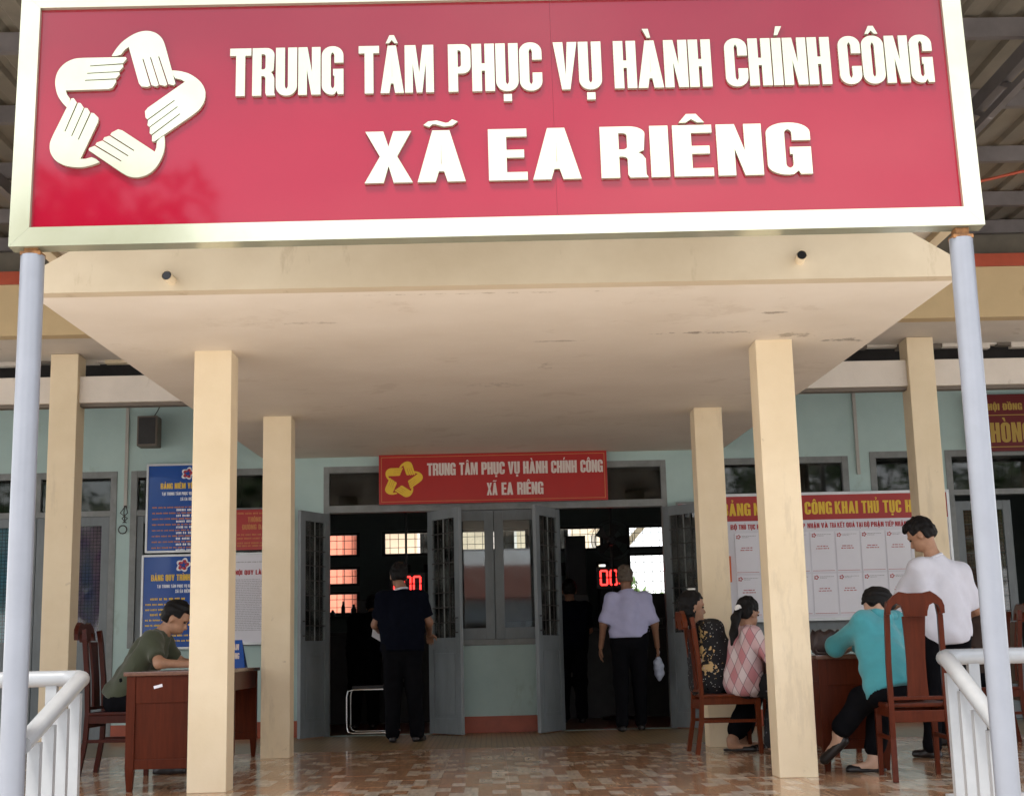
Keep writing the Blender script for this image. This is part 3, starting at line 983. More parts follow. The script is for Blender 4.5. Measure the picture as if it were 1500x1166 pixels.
for x0, x1 in ((-.567, .067), (.073, .707)):
    m2 = MB()
    sash(m2, x0, x1, .978, 2.367, y-.04, .04, st=.10, top=.11, bot=.12)
    m2.build('sash', 'grey_door_paint', frame)
    B('pane', 'window_glass', frame, x0+.1, y-.022, 1.098, x1-.1, y-.018, 2.257)
def leaf(hx, hy, dx, dy, wd, fill='bars'):
    """a side-hung door leaf standing open: stiles and rails, lower panel, glazed and barred upper part"""
    hw = 2.355
    d = Vector((dx, dy, 0)).normalized()
    n = Vector((-d.y, d.x, 0))
    if n.y > 0: n = -n
    M4 = Matrix(((d.x, n.x, 0, hx), (d.y, n.y, 0, hy), (0, 0, 1, 0), (0, 0, 0, 1)))
    def tf(mb):
        mb.v = [tuple(M4 @ Vector(v)) for v in mb.v]
        return mb
    m = MB()
    m.box(0, -.02, .012, .09, .02, hw, bev=.003)
    m.box(wd-.09, -.02, .012, wd, .02, hw, bev=.003)
    for a, b in ((.012, .17), (.88, 1.0), (hw-.1, hw)):
        m.box(.09, -.017, a, wd-.09, .017, b)
    o = tf(m).build('door_leaf', 'grey_door_paint', bld)
    pm = MB().box(.09, -.006, .17, wd-.09, .006, .88)
    pm.box(.12, -.012, .21, wd-.12, .012, .84, bev=.005)
    tf(pm).build('door_panel', 'grey_door_paint', o)
    tf(MB().box(.09, -.002, 1.0, wd-.09, .002, hw-.1)).build('pane', 'window_glass', o)
    nb = 3
    for i in range(1, nb+1):
        x = .09+(wd-.18)*i/(nb+1)
        tf(MB().box(x-.006, .008, 1.0, x+.006, .016, hw-.1)).build('grille_bar', 'dark_iron' if i != 2 else 'grey_frame_paint', o)
    for i in range(1, 8):
        z = 1.0+(hw-1.1)*i/8
        tf(MB().box(.09, .017, z-.005, wd-.09, .024, z+.005)).build('grille_bar', 'dark_iron', o)
    tf(MB().tube([(wd-.045, .02, 1.05), (wd-.045, .05, 1.05), (wd-.045, .05, 1.2), (wd-.045, .02, 1.2)], .007, 8)).build('handle', 'dark_iron', o)
    return o
leaf(-.635, 15.175, .40, -.56, .60)
leaf(.775, 15.175, -.36, -.68, .60)
leaf(-1.73, 15.175, -.24, -.5, .56)
leaf(1.935, 15.175, .42, -.50, .58)
leaf(5.15, 15.24, 1, -.001, .62)
B('curtain', 'red_mesh_curtain', bld, 5.16, 15.30, .9, 5.76, 15.305, 2.36)
leaf(6.54, 15.175, .4, -.6, .62)

# ------------------------------------------------------------------ steel awning roof above the terrace
rf = thing('awning_roof', (0, 9.8, 4.5), 'corrugated metal awning roof on dark steel purlins above the terrace', 'roof')
def corr(x0, x1, y0, y1, z0, z1, n):
    mb = MB()
    p = []
    w = (x1-x0)/n
    for i in range(n):
        x = x0+w*i
        p += [(x, 0), (x+w*.5, 0), (x+w*.62, .028), (x+w*.88, .028)]
    p.append((x1, 0))
    vs = [(x, y0, z0+h) for x, h in p]+[(x, y1, z1+h) for x, h in p]
    k = len(p)
    return mb.add(vs, [(i, i+1, k+i+1, k+i) for i in range(k-1)])
ZR = 4.52
for i in range(-15, 16):
    o = corr(i*1.05, i*1.05+1.05, 5.55, 12.55, ZR-.02, ZR+.08, 5).build('roof_sheet', 'roof_metal', rf)  # unseen front and side reach extended to shade the fascia and wings
for yy in (5.65, 6.7, 7.80, 8.95, 10.1, 11.25, 12.1):
    zz = ZR-.02+(yy-7.25)/5.3*.10
    m = MB().box(-15.6, yy-.005, zz-.125, 16.0, yy+.005, zz-.004)
    m.box(-15.6, yy-.004, zz-.124, 16.0, yy+.05, zz-.118)
    m.build('purlin', 'purlin_steel', rf)
for xx in (-12.0, -9.0, -6.0, -3.6, 3.35, 6.0, 9.0, 12.0):
    m = MB().bar((xx, 5.6, ZR-.21), (xx, 12.19, ZR-.12), .06, .10)
    m.build('rafter', 'purlin_steel', rf)
    MB().bar((xx, 5.6, ZR-.34), (xx, 9.0, ZR-.31), .05, .05).build('truss_chord', 'purlin_steel', rf)
    for k in range(7):
        ya = 5.7+.48*k
        MB().bar((xx, ya, ZR-.33), (xx, ya+.25, ZR-.2), .03, .03).build('truss_web', 'purlin_steel', rf)
for xx in (-12.0, -6.0, 6.0, 12.0):
    MB().tube([(xx, 5.9, GZ), (xx, 5.9, ZR-.17)], .05, 14).build('support_post', 'purlin_steel', rf)
rw = MB()
pts = [(2.7+.35*i, 10.3-.06*i, 4.22-.05*math.sin(i*.9)+.02*i) for i in range(12)]
rw.tube(pts, .012, 8)
o = rw.build('cable', 'red_trim_paint')
tag(o, 'red electric cable slung beneath the corrugated awning roof', 'cable')

# ------------------------------------------------------------------ big entrance sign on two posts
SX, SY, SZ = .086, 6.0, 2.634
sign = thing('entrance_sign', (SX, SY, GZ), 'large red entrance sign with pale gold raised letters and hand ring emblem', 'sign')
XF = Matrix.Translation((SX, SY, SZ)) @ Matrix.Rotation(R(-2.5), 4, 'X') @ Matrix.Rotation(R(-.27), 4, 'Y') @ Matrix.Translation((-SX, -SY, -SZ))
def sgn(mb, name, m, parent=sign):
    mb.v = [tuple(XF @ Vector(v)) for v in mb.v]
    return mb.build(name, m, parent)
FX0, FX1, FZ0, FZ1, FW = -2.095, 2.265, SZ, SZ+1.245, .088
yb = SY+.06
for nm, loop in (('frame_rail', [(FX0, FZ0), (FX1, FZ0), (FX1-FW, FZ0+FW), (FX0+FW, FZ0+FW)]), ('frame_rail', [(FX0, FZ1), (FX0+FW, FZ1-FW), (FX1-FW, FZ1-FW), (FX1, FZ1)]),
                 ('frame_stile', [(FX0, FZ0), (FX0+FW, FZ0+FW), (FX0+FW, FZ1-FW), (FX0, FZ1)]), ('frame_stile', [(FX1, FZ0), (FX1, FZ1), (FX1-FW, FZ1-FW), (FX1-FW, FZ0+FW)])):
    cx = sum(p[0] for p in loop)/4
    cz = sum(p[1] for p in loop)/4
    loop = [(cx+(a-cx)*.9997, cz+(b-cz)*.9997) for a, b in loop]
    sgn(MB().prism([loop], (0, yb, 0), (1, 0, 0), (0, 0, 1), (0, -1, 0), .085), nm, 'gold_metal')
for a, b in ((FX0+FW, .345), (.345, FX1-FW)):
    sgn(MB().box(a+.0004, yb-.062, FZ0+FW, b-.0004, yb-.05, FZ1-FW), 'red_panel', 'sign_red')
sgn(MB().box(FX0+.02, yb-.02, FZ0+.02, FX1-.02, yb+.02, FZ1-.02), 'backing', 'sign_back')
for x, a in ((-2.003, .006), (2.168, -.008)):
    t = sgn(MB().tube([(x, SY+.03, FZ0-.035), (x, SY+.03, FZ0+.5)], .02, 8), 'post_core', 'sign_back')
    MB().tube([(x, SY+.03, GZ), (x, SY+.03, 2.595)], .0525, 28).build('post', 'post_paint', sign)
    b = MB().box(x-.045, SY-.01, 2.592, x+.045, SY+.07, 2.608)
    b.box(x-.03, SY, 2.607, x+.03, SY+.06, 2.64)
    b.build('bracket', 'rust', sign)
ly = yb-.0625
for s, a, b in (('TRUNG', -1.131, -.612), ('TÂM', -.542, -.199), ('PHỤC', -.132, .299), ('VỤ', .352, .573), ('HÀNH', .630, 1.080), ('CHÍNH', 1.144, 1.633), ('CÔNG', 1.672, 2.108)):
    letters3d(s, a, b, SZ+.699, .236, ly, .018, 'gold_metal', sign, gap=.025, xf=XF)
for s, a, b, g in (('XÃ', -.518, -.063, .05), ('EA', .042, .460, .055), ('RIÊNG', .550, 1.509, .045)):
    letters3d(s, a, b, SZ+.263, .248, ly, .018, 'gold_metal', sign, gap=g, xf=XF)
for k in range(5):
    lp = [(x*.330, y*.360) for x, y in hand_loop(k)]
    sgn(MB().prism([lp], (-1.590, ly, SZ+.668), (1, 0, 0), (0, 0, 1), (0, -1, 0), .018), 'emblem_hand', 'gold_metal')

# ------------------------------------------------------------------ step railings
def rail(sx, x, endx, endz, out, name_label):
    t = thing('step_railing', (x, 7.0, 0), name_label, 'railing', 'railings beside the entrance steps')
    yc, zt = 6.98, .735
    tr = MB()
    tr.tube([(out, yc+.10, zt), (x+sx*.10, yc+.10, zt), (x+sx*.03, yc+.09, zt), (x, yc+.04, zt-.004), (x-sx*.004, yc-.04, zt-.02), (endx, 6.09, endz)], .040, 18)
    tr.build('top_rail', 'rail_paint', t)
    # balusters of the level part
    n = 6
    for i in range(n):
        bx = x+sx*(.16+.30*i)
        if abs(bx) < abs(out)-.05:
            B('baluster', 'rail_paint', t, bx-.027, yc+.08, .07, bx+.027, yc+.12, zt-.03)
    for i in range(4):
        f = .03+i*.25
        yy = yc-.03-(yc-6.12)*f
        zz = zt-.02+(endz-zt)*((yc-yy)/(yc-6.09))
        xx = x+(endx-x)*((yc-yy)/(yc-6.09))
        B('baluster', 'rail_paint', t, xx-.027, yy-.02, max(-.62, .05-(yc-yy)*.46), xx+.027, yy+.02, zz-.035)
    b = MB().bar((x-sx*.02, yc+.10, .055), (out, yc+.10, .055), .05, .035)
    b.build('bottom_rail', 'rail_paint', t)
    MB().bar((x, yc+.06, .05), (endx, 6.09, .05-(yc-6.09)*.46), .045, .035).build('bottom_rail', 'rail_paint', t)
    MB().box(out-.03, yc+.07, .0005, out+.03, yc+.13, zt-.02).build('end_post', 'rail_paint', t)
    return t
rail(-1, -2.01, -1.985, .47, -4.6, 'white pipe step railing beside the desk with the olive shirted man')
rail(1, 2.262, 2.20, .405, 4.8, 'white pipe step railing beside the empty backed chair and teal jacket woman')

# ------------------------------------------------------------------ signs, notices and fittings on the wall
rngp = random.Random(11)
def emblem(mb, cx, cz, r, y):
    for k in range(5):
        mb.prism([[(x*r, yv*r) for x, yv in hand_loop(k)]], (cx, y, cz), (1, 0, 0), (0, 0, 1), (0, -1, 0), 0)
    return mb
# red sign over the entrance
ds = thing('door_sign', (.08, 15.05, 2.44), 'red sign above the entrance doors with yellow hand ring and pale lettering', 'sign')
Y0 = 15.06
B('panel', 'poster_red', ds, -1.165, Y0, 2.437, 1.32, Y0+.05, 2.978, bev=.003)
bd = MB()
for a, b, c, d in ((-1.14, 2.462, 1.295, 2.468), (-1.14, 2.947, 1.295, 2.953), (-1.14, 2.468, -1.134, 2.947), (1.289, 2.468, 1.295, 2.947)):
    bd.box(a, Y0-.003, b, c, Y0-.0005, d)
bd.build('border_line', 'ink_orange', ds)
for s, a, b in (('TRUNG', -.640, -.330), ('TÂM', -.290, -.090), ('PHỤC', -.050, .205), ('VỤ', .240, .368), ('HÀNH', .405, .672), ('CHÍNH', .710, .990), ('CÔNG', 1.030, 1.275)):
    letters3d(s, a, b, 2.742, .135, Y0-.001, .006, 'ink_pale', ds, gap=.03)
for s, a, b in (('XÃ', .005, .120), ('EA', .165, .290), ('RIÊNG', .335, .620)):
    letters3d(s, a, b, 2.515, .135, Y0-.001, .006, 'ink_pale', ds, gap=.03)
for k in range(5):
    MB().prism([[(x*.195, yv*.195) for x, yv in hand_loop(k)]], (-.895, Y0-.0005, 2.705), (1, 0, 0), (0, 0, 1), (0, -1, 0), .005).build('emblem_hand', 'ink_yellow', ds)

def framed(name, label, x0, x1, z0, z1, m, y=15.10, frame='alu_frame', fw=.022, th=.03):
    t = thing(name, ((x0+x1)/2, y, z0), label, 'notice')
    f = MB()
    f.box(x0, y, z0, x0+fw, y+th, z1, bev=.002)
    f.box(x1-fw, y, z0, x1, y+th, z1, bev=.002)
    f.box(x0+fw, y+.001, z0, x1-fw, y+th, z0+fw)
    f.box(x0+fw, y+.001, z1-fw, x1-fw, y+th, z1)
    f.build('frame', frame, t)
    B('sheet', m, t, x0+fw, y+.008, z0+fw, x1-fw, y+th-.002, z1-fw)
    return t
py = 15.107
# two tall blue boards, one above the other
t = framed('notice_board', 'blue information board with yellow heading, upper of the two blue boards', -3.69, -2.80, 1.975, 2.94, 'poster_blue')
a = MB(); emblem(a, -3.24, 2.83, .068, py); a.build('emblem', 'ink_white', t)
a = MB(); emblem(a, -3.24, 2.83, .05, py-.001); a.build('emblem', 'ink_red', t)
a = MB(); print_text(a, 'BẢNG NIÊM YẾT SỐ ĐIỆN', -3.6, 2.665, .062, py, center=-3.24, xs=1.05); a.build('heading', 'ink_yellow', t)
a = MB(); print_text(a, 'TẠI TRUNG TÂM PHỤC VỤ HÀNH CHÍNH CÔNG', 0, 2.595, .034, py, center=-3.24); print_text(a, 'XÃ EA RIÊNG', 0, 2.535, .034, py, center=-3.24)
b = MB()
for i in range(8):
    z = 2.455-i*.062
    print_lines(b, rngp, -3.62, -2.88, z, .018, py, fill=rngp.uniform(.75, 1))
    print_lines(a, rngp, -3.36, -2.92, z-.033, .026, py, fill=rngp.uniform(.8, 1))
a.build('print', 'ink_white', t)
b.build('print', 'ink_orange', t)
t = framed('notice_board', 'blue information board with yellow heading, lower of the two blue boards', -3.72, -2.83, .95, 1.955, 'poster_blue')
a = MB(); emblem(a, -3.27, 1.84, .075, py); a.build('emblem', 'ink_white', t)
a = MB(); emblem(a, -3.27, 1.84, .055, py-.001); a.build('emblem', 'ink_red', t)
a = MB(); print_text(a, 'BẢNG QUY TRÌNH THỰC HIỆN', 0, 1.675, .066, py, center=-3.27, xs=1.0)
w = MB(); print_text(w, 'TẠI TRUNG TÂM PHỤC VỤ HÀNH CHÍNH CÔNG', 0, 1.60, .034, py, center=-3.27); print_text(w, 'XÃ EA RIÊNG', 0, 1.545, .036, py, center=-3.27)
w.build('print', 'ink_white', t)
for i in range(9):
    z = 1.47-i*.055
    print_lines(a, rngp, -3.67 if i % 3 else -3.62, -2.88, z, .02 if i % 3 else .026, py, fill=.5 if i % 3 == 0 else .95)
a.build('print', 'ink_yellow', t)
# red hotline notice and white rules notice
t = framed('notice', 'small red notice with yellow lettering above the white printed rules', -2.79, -2.20, 1.985, 2.42, 'poster_red', frame='poster_red')
a = MB(); print_text(a, 'THÔNG TIN', 0, 2.285, .055, py, center=-2.47, xs=1.1); print_text(a, 'ĐƯỜNG DÂY NÓNG', 0, 2.205, .055, py, center=-2.44, xs=1.15)
for i, z in enumerate((2.37, 2.14, 2.10, 2.05, 2.02)): print_lines(a, rngp, -2.7, -2.26, z, .02, py)
a.build('print', 'ink_orange', t)
t = framed('notice', 'tall white printed rules notice with red heading beside the desk', -2.80, -2.20, .98, 1.955, 'poster_white')
letters3d('NỘI QUY LÀM VIỆC', -2.72, -2.26, 1.72, .05, py, .001, 'ink_red', t, gap=.05)
a = MB()
for i in range(30): print_lines(a, rngp, -2.76, -2.24, 1.665-i*.0185, .0085, py, fill=.97 if i % 5 else .6)
print_lines(a, rngp, -2.76, -2.24, 1.85, .012, py)
a.build('print', 'ink_grey', t)
o = MB().box(-2.36, 15.06, 1.42, -2.30, 15.10, 1.76, bev=.006).build('orange_holder', 'orange_plastic')
tag(o, 'narrow orange plastic holder hung on the white rules notice', 'holder')
# flow-chart poster seen past the right-hand door leaf
t = framed('notice', 'white flow chart poster with red header behind the open door leaf', 2.06, 2.52, .98, 2.40, 'poster_white', frame='grey_frame_paint')
B('header_band', 'poster_red', t, 2.083, py-.001, 2.20, 2.497, py+.005, 2.375)
a = MB()
for i in range(14): print_lines(a, rngp, 2.1, 2.48, 1.64-i*.042, .014, py)
a.build('print', 'ink_red', t)
a = MB()
for i in range(9):
    z = 2.14-i*.055
    a.box(2.11+rngp.uniform(0, .1), py-.0015, z, 2.46, py-.0005, z+.004)
for x in (2.16, 2.25, 2.33): a.box(x, py-.0025, 1.30, x+.006, py-.0016, 2.17)
for i in range(6): print_lines(a, rngp, 2.13, 2.45, 2.155-i*.08, .016, py-.003)
a.build('print', 'ink_grey', t)
# wide public board
bx0, bx1 = 2.50, 5.06
t = framed('public_board', 'wide white public board with red heading band and rows of cards', bx0, bx1, 1.09, 2.475, 'poster_white', fw=.03)
t['category'] = 'board'
B('header_band', 'poster_red', t, bx0+.03, py-.001, 2.175, bx1-.03, py+.005, 2.445)
tw = text_width('BẢNG NIÊM YẾT CÔNG KHAI THỦ TỤC HÀNH', .06)
print_x = 2.60
for s, xa, xb in (('BẢNG', 2.560, 2.873), ('NIÊM', 2.91, 3.16), ('YẾT', 3.21, 3.40), ('CÔNG', 3.467, 3.765), ('KHAI', 3.797, 4.05), ('THỦ', 4.09, 4.28), ('TỤC', 4.325, 4.525), ('HÀNH', 4.57, 4.90)):
    letters3d(s, xa, xb, 2.235, .135, py-.002, .0015, 'ink_yellow', t, gap=.06)
a = MB()
for s, xa, xb in (('BỘ', 2.645, 2.715), ('THỦ', 2.735, 2.815), ('TỤC', 2.833, 2.915), ('HÀNH', 2.933, 3.06), ('TIẾP', 3.36, 3.46), ('NHẬN', 3.485, 3.617), ('VÀ', 3.635, 3.71), ('TRẢ', 3.73, 3.80), ('KẾT', 3.813, 3.895), ('QUẢ', 3.91, 4.005), ('TẠI', 4.02, 4.09), ('BỘ', 4.105, 4.165), ('PHẬN', 4.18, 4.32), ('TIẾP', 4.335, 4.43), ('NHẬN', 4.445, 4.57), ('HỒ', 4.60, 4.68), ('SƠ', 4.70, 4.78)):
    print_text(a, s, xa, 2.085, .054, py, width=xb-xa, gap=.06)
a.build('subheading', 'ink_red', t)
for r in range(2):
    for c in range(-0, 8):
        x = 2.685+c*.2745
        z1 = 2.045-r*.455
        cd = B('card', 'card_white', t, x, py-.006, z1-.435, x+.258, py+.002, z1)
        m = MB(); emblem(m, x+.04, z1-.04, .024, py-.007)
        for q, (zz, ww) in enumerate(((-.165, .8), (-.19, .95))): print_lines(m, rngp, x+.126-.075*ww, x+.126+.075*ww, z1+zz, .012, py-.007)
        m.box(x+.006, py-.0075, z1-.425, x+.246, py-.0065, z1-.421)
        m.build('print', 'ink_red', cd)
        m = MB(); print_lines(m, rngp, x+.075, x+.23, z1-.035, .007, py-.007); print_lines(m, rngp, x+.075, x+.15, z1-.05, .007, py-.007)
        m.build('print', 'ink_grey', cd)
o = MB().box(2.575, 15.06, 1.52, 2.625, 15.098, 1.80, bev=.006).build('orange_holder', 'orange_plastic')
tag(o, 'narrow orange plastic holder hung at the edge of the wide public board', 'holder')
# maroon room sign on the right wing
t = framed('room_sign', 'maroon room sign with gold lettering high on the right wing wall', 5.35, 6.75, 2.885, 3.52, 'maroon', frame='maroon', y=15.12, fw=.02)
t['category'] = 'sign'
a = MB(); print_text(a, 'HỘI ĐỒNG NHÂN DÂN XÃ', 5.58, 3.345, .075, 15.126, width=1.0, gap=.06)
a.box(5.38, 15.1255, 3.285, 6.72, 15.1265, 3.293)
a.box(5.38, 15.1255, 2.93, 6.72, 15.1265, 2.938)
letters3d('PHÒNG', 5.47, 6.05, 2.985, .22, 15.1265, .0015, 'ink_dim_gold', t, gap=.06)
a.build('print', 'ink_dim_gold', t)
# loudspeaker and conduits
sp = thing('wall_loudspeaker', (-3.65, 14.95, 3.12), 'grey brown box loudspeaker hung on the wall above the blue boards', 'loudspeaker')
B('cabinet', 'speaker_grey', sp, -3.765, 14.93, 3.115, -3.545, 15.13, 3.445, bev=.01)
B('grille', 'dark_furniture', sp, -3.745, 14.922, 3.135, -3.565, 14.929, 3.425)
MB().bar((-3.65, 15.12, 3.28), (-3.65, 15.205, 3.28), .04, .08).build('bracket', 'dark_iron', sp)
MB().tube([(-3.62, 15.05, 3.44), (-3.59, 15.12, 3.53), (-3.56, 15.19, 3.64)], .006, 6).build('wire', 'dark_iron', sp)
cd = thing('conduit', (-3.93, 15.17, 2.3), 'pale vertical cable conduit ending in loose wires between left windows', 'conduit')
B('trunking', 'conduit_grey', cd, -3.95, 15.175, 2.48, -3.915, 15.1985, 3.64)
m = MB()
for k in range(3):
    rr = random.Random(k)
    m.tube([(-3.93+rr.uniform(-.01, .01), 15.17, 2.5), (-3.98+.04*k, 15.16, 2.42), (-3.90-.03*k, 15.16, 2.36), (-3.95+.02*k, 15.16, 2.31)], .006, 6)
m.tube([(-3.95+.045*math.cos(a*.6), 15.165, 2.24+.045*math.sin(a*.6)) for a in range(12)], .007, 6)
m.build('loose_wire', 'dark_iron', cd)
o = B('conduit', 'conduit_grey', None, 4.09, 15.172, 2.67, 4.125, 15.1985, 3.645)
tag(o, 'pale vertical cable conduit on mint wall above the public board', 'conduit')

# ------------------------------------------------------------------ chairs and desks
def chair(wood, splatwood):
    t = thing('wooden_chair', (0, 0, 0), 'x', 'chair')
    w2, yb_, yf = .185, -.225, .215
    for s in (-1, 1):
        pts = [(s*.20, yb_-.055, 0), (s*.19, yb_-.01, .25), (s*w2, yb_, .45), (s*w2, yb_-.010, .70), (s*(w2-.006), yb_-.038, .98), (s*(w2-.02), yb_-.048, 1.06)]
        mb = MB()
        for p, q in zip(pts, pts[1:]):
            mb.bar(p, q, .036, .034, up=(0, 1, 0))
        mb.build('back_post', wood, t, False)
        MB().bar((s*.195, yf, .43), (s*.20, yf+.01, 0), .042, .042, up=(0, 1, 0), w2=.030, d2=.030).build('front_leg', wood, t, False)
        MB().bar((s*.19, yb_+.01, .405), (s*.195, yf-.01, .405), .022, .055).build('side_rail', wood, t, False)
        MB().bar((s*.19, yb_-.01, .25), (s*.195, yf, .25), .02, .024).build('stretcher', wood, t, False)
    B('seat', wood, t, -.215, yb_+.012, .432, .215, yf+.03, .458, bev=.008, world=False)
    B('front_rail', wood, t, -.18, yf-.012, .375, .18, yf+.012, .431, world=False)
    B('rear_rail', wood, t, -.17, yb_-.014, .345, .17, yb_+.014, .415, bev=.004, world=False)
    B('lower_back_rail', wood, t, -.17, yb_-.016, .475, .17, yb_+.012, .497, bev=.004, world=False)
    # crest rail with arched shoulders, and the broad splat
    cr = [(-.197, .985), (-.196, 1.03), (-.181, 1.065), (-.145, 1.095), (-.105, 1.118), (-.05, 1.108), (.05, 1.108), (.105, 1.118), (.145, 1.095), (.181, 1.065), (.196, 1.03), (.197, .985), (.166, .985), (.166, 1.01), (.152, 1.035), (.125, 1.048), (.095, 1.035), (.082, 1.0), (.078, .97), (-.078, .97), (-.082, 1.0), (-.095, 1.035), (-.125, 1.048), (-.152, 1.035), (-.166, 1.01), (-.166, .985)]
    def lean(z): return yb_-.01-(max(0, z-.70)/.28)*.028 if z > .70 else yb_-.01*max(0, z-.45)/.25
    mb = MB().prism([cr], (0, lean(1.03)+.016, 0), (1, 0, 0), (0, -.06, 1), (0, -1, 0), .032)
    # shear: keep the crest on the leaning posts
    mb.v = [(x, y_+.06*z-(.06*1.03) - (z-1.03)*.10, z) for x, y_, z in mb.v]
    mb.build('crest_rail', wood, t, False)
    mb = MB()
    zs = [.475, .60, .72, .85, .972]
    ws = [.072, .066, .064, .07, .079]
    vs, fs = [], []
    for z, w in zip(zs, ws):
        yy = lean(z)
        for x, d in ((-w, .008), (w, .008), (w, -.010), (-w, -.010)):
            vs.append((x, yy+d, z))
    for i in range(len(zs)-1):
        for k in range(4):
            fs.append((i*4+k, i*4+(k+1) % 4, i*4+4+(k+1) % 4, i*4+4+k))
    fs += [(3, 2, 1, 0), (16, 17, 18, 19)]
    mb.add(vs, fs).build('splat', splatwood, t, False)
    return t
def place(t, x, y, deg, label, group):
    t.location = (x, y, 0)
    t.rotation_euler = (0, 0, R(deg))
    t['label'] = label
    t['group'] = group
    return t
CG = 'high-backed wooden chairs on the porch'
c1 = place(chair('wood_red', 'wood_red'), 2.60, 8.77, -6, 'reddish brown high-backed chair carrying the woman in teal', CG)
c2 = place(chair('wood_dark', 'wood_dark'), -2.74, 10.75, -93, 'dark brown high-backed chair of the man in olive shirt', CG)
c3 = place(chair('wood_red_light', 'wood_red'), 1.885, 11.42, -88, 'reddish chair shared by the argyle sweater girl and the dotted blouse woman', CG)
c1.scale = (.88, 1, 1)
c5 = place(copy_tree(c1), 4.05, 11.55, 86, 'reddish brown chair under the man in dark brown behind the railing', CG)

def desk(x0, x1, y0, y1, label, sticker=False, skew=0.0, wood='wood_red', inner='wood_red'):
    """panelled office desk running away from the viewer; its short end faces the steps"""
    t = thing('wooden_desk', ((x0+x1)/2, y0, 0), label, 'desk', 'wooden desks on the porch')
    t.rotation_euler = (0, 0, 0)
    w = x1-x0
    def bb(name, m, *a, bev=.003):
        mb = MB().box(*a, bev=bev)
        mb.v = [(x+skew*(y_-y0), y_, z) for x, y_, z in mb.v]
        return mb.build(name, m, t)
    bb('desktop', 'desk_top_wood', x0-.02, y0-.02, .722, x1+.02, y1+.02, .75, bev=.006)
    for xx in (x0, x1-.055):
        for yy in (y0, y1-.055):
            mb = MB().bar((xx+.0275, yy+.0275, .7215), (xx+.0275, yy+.0275, .14), .055, .055, up=(0, 1, 0))
            mb.bar((xx+.0275, yy+.0275, .14), (xx+.0275, yy+.0275, 0), .055, .055, up=(0, 1, 0), w2=.034, d2=.034)
            mb.v = [(x+skew*(y_-y0), y_, z) for x, y_, z in mb.v]
            mb.build('leg', wood, t)
    for yy in (y0+.006, y1-.03):
        bb('end_rail', inner, x0+.055, yy, .55, x1-.055, yy+.024, .7215)
        bb('end_rail', inner, x0+.055, yy, .14, x1-.055, yy+.024, .20)
        bb('end_panel', wood, x0+.0555, yy+.010, .20, x1-.0555, yy+.018, .55, bev=0)
    for xx in (x0+.006, x1-.03):
        bb('side_rail', inner, xx, y0+.055, .58, xx+.024, y1-.055, .7215)
    bb('pedestal', wood, x0+.03, y0+.0560, .145, x1-.031, y0+.42, .578, bev=.004)
    d = bb('drawer', inner, x0-.006, y0+.45, .60, x0+.005, y1-.12, .705)
    MB().tube([(x0-.022+skew*.7, (y0+y1)/2+.08, .655), (x0-.006+skew*.7, (y0+y1)/2+.08, .655)], .012, 10).build('knob', 'chrome', d)
    if sticker:
        mb = MB().box(-.028, 0, -.009, .028, .002, .009)
        rr = Matrix.Rotation(R(-14), 3, 'Y')
        mb.v = [tuple(rr @ Vector(v)+Vector((x0+.20, y0+.003, .655))) for v in mb.v]
        mb.build('sticker', 'card_white', t)
    return t
desk(-2.335, -1.875, 9.17, 10.76, 'reddish wooden desk with white sticker where the olive shirted man writes', True, -.03)
desk(-2.50, -1.985, 10.84, 12.45, 'reddish wooden desk carrying the small blue stand sign', False, -.03)
desk(2.175, 2.62, 9.37, 10.75, 'reddish wooden desk where the teal jacket woman leans her elbow')
desk(2.36, 2.85, 10.95, 12.35, 'reddish wooden desk in front of the girl in pink argyle sweater')
# small blue stand sign
st = thing('stand_sign', (-2.16, 12.2, .75), 'small blue stand sign on the desk beside the white notice', 'sign')
m = MB().add([(-2.27, 12.12, .7505), (-2.09, 12.12, .7505), (-2.125, 12.19, .985), (-2.255, 12.19, .985), (-2.27, 12.27, .7505), (-2.09, 12.27, .7505)], [(0, 1, 2, 3), (5, 4, 3, 2), (0, 3, 4), (1, 5, 2), (0, 4, 5, 1)])
m.build('card', 'poster_blue', st)
a = MB()
print_text(a, 'BÀN', 0, 0, .05, 0, center=0, xs=1.0)
print_text(a, 'HƯỚNG', 0, -.075, .05, 0, center=0, xs=.75)
a.v = [(-2.187+x, 12.12+.07*((z+.15)/.235)-.003, .7505+z+.15) for x, y_, z in a.v]
a.build('print', 'ink_pale', st)
# blue water jug and handbag
jg = thing('water_jug', (2.42, 11.35, .75), 'translucent blue water jug on the desk before the argyle girl', 'jug')
def lathe(prof, n=20):
    mb = MB()
    vs = [(r*math.cos(2*math.pi*k/n), r*math.sin(2*math.pi*k/n), z) for r, z in prof for k in range(n)]
    fs = [(i*n+k, i*n+(k+1) % n, (i+1)*n+(k+1) % n, (i+1)*n+k) for i in range(len(prof)-1) for k in range(n)]
    mb.add(vs, fs, True)
    mb.add(vs[:n], [tuple(range(n-1, -1, -1))])
    mb.add(vs[-n:], [tuple(range(n))])
    return mb
def at(mb, x, y_, z):
    mb.v = [(a+x, b+y_, c+z) for a, b, c in mb.v]
    return mb
mat('jug_blue', (.03, .09, .42), .15, var=.1, coat=.5)
mat('jug_clear', (.32, .42, .62), .15, var=.1)
at(lathe([(.075, .001), (.085, .02), (.085, .20), (.07, .235), (.03, .27), (.03, .285)]), 2.42, 11.35, .75).build('body', 'jug_blue', jg)
at(lathe([(.034, .286), (.034, .33), (.02, .335)]), 2.42, 11.35, .75).build('cap', 'jug_clear', jg)
mat('bag_brown', (.05, .032, .03), .5, var=.3, scale=9, bump=.3, bscale=25)
hb = thing('handbag', (2.30, 9.55, .75), 'slouched dark brown handbag on the desk at the teal woman\'s elbow', 'bag')
m = MB()
n = 22
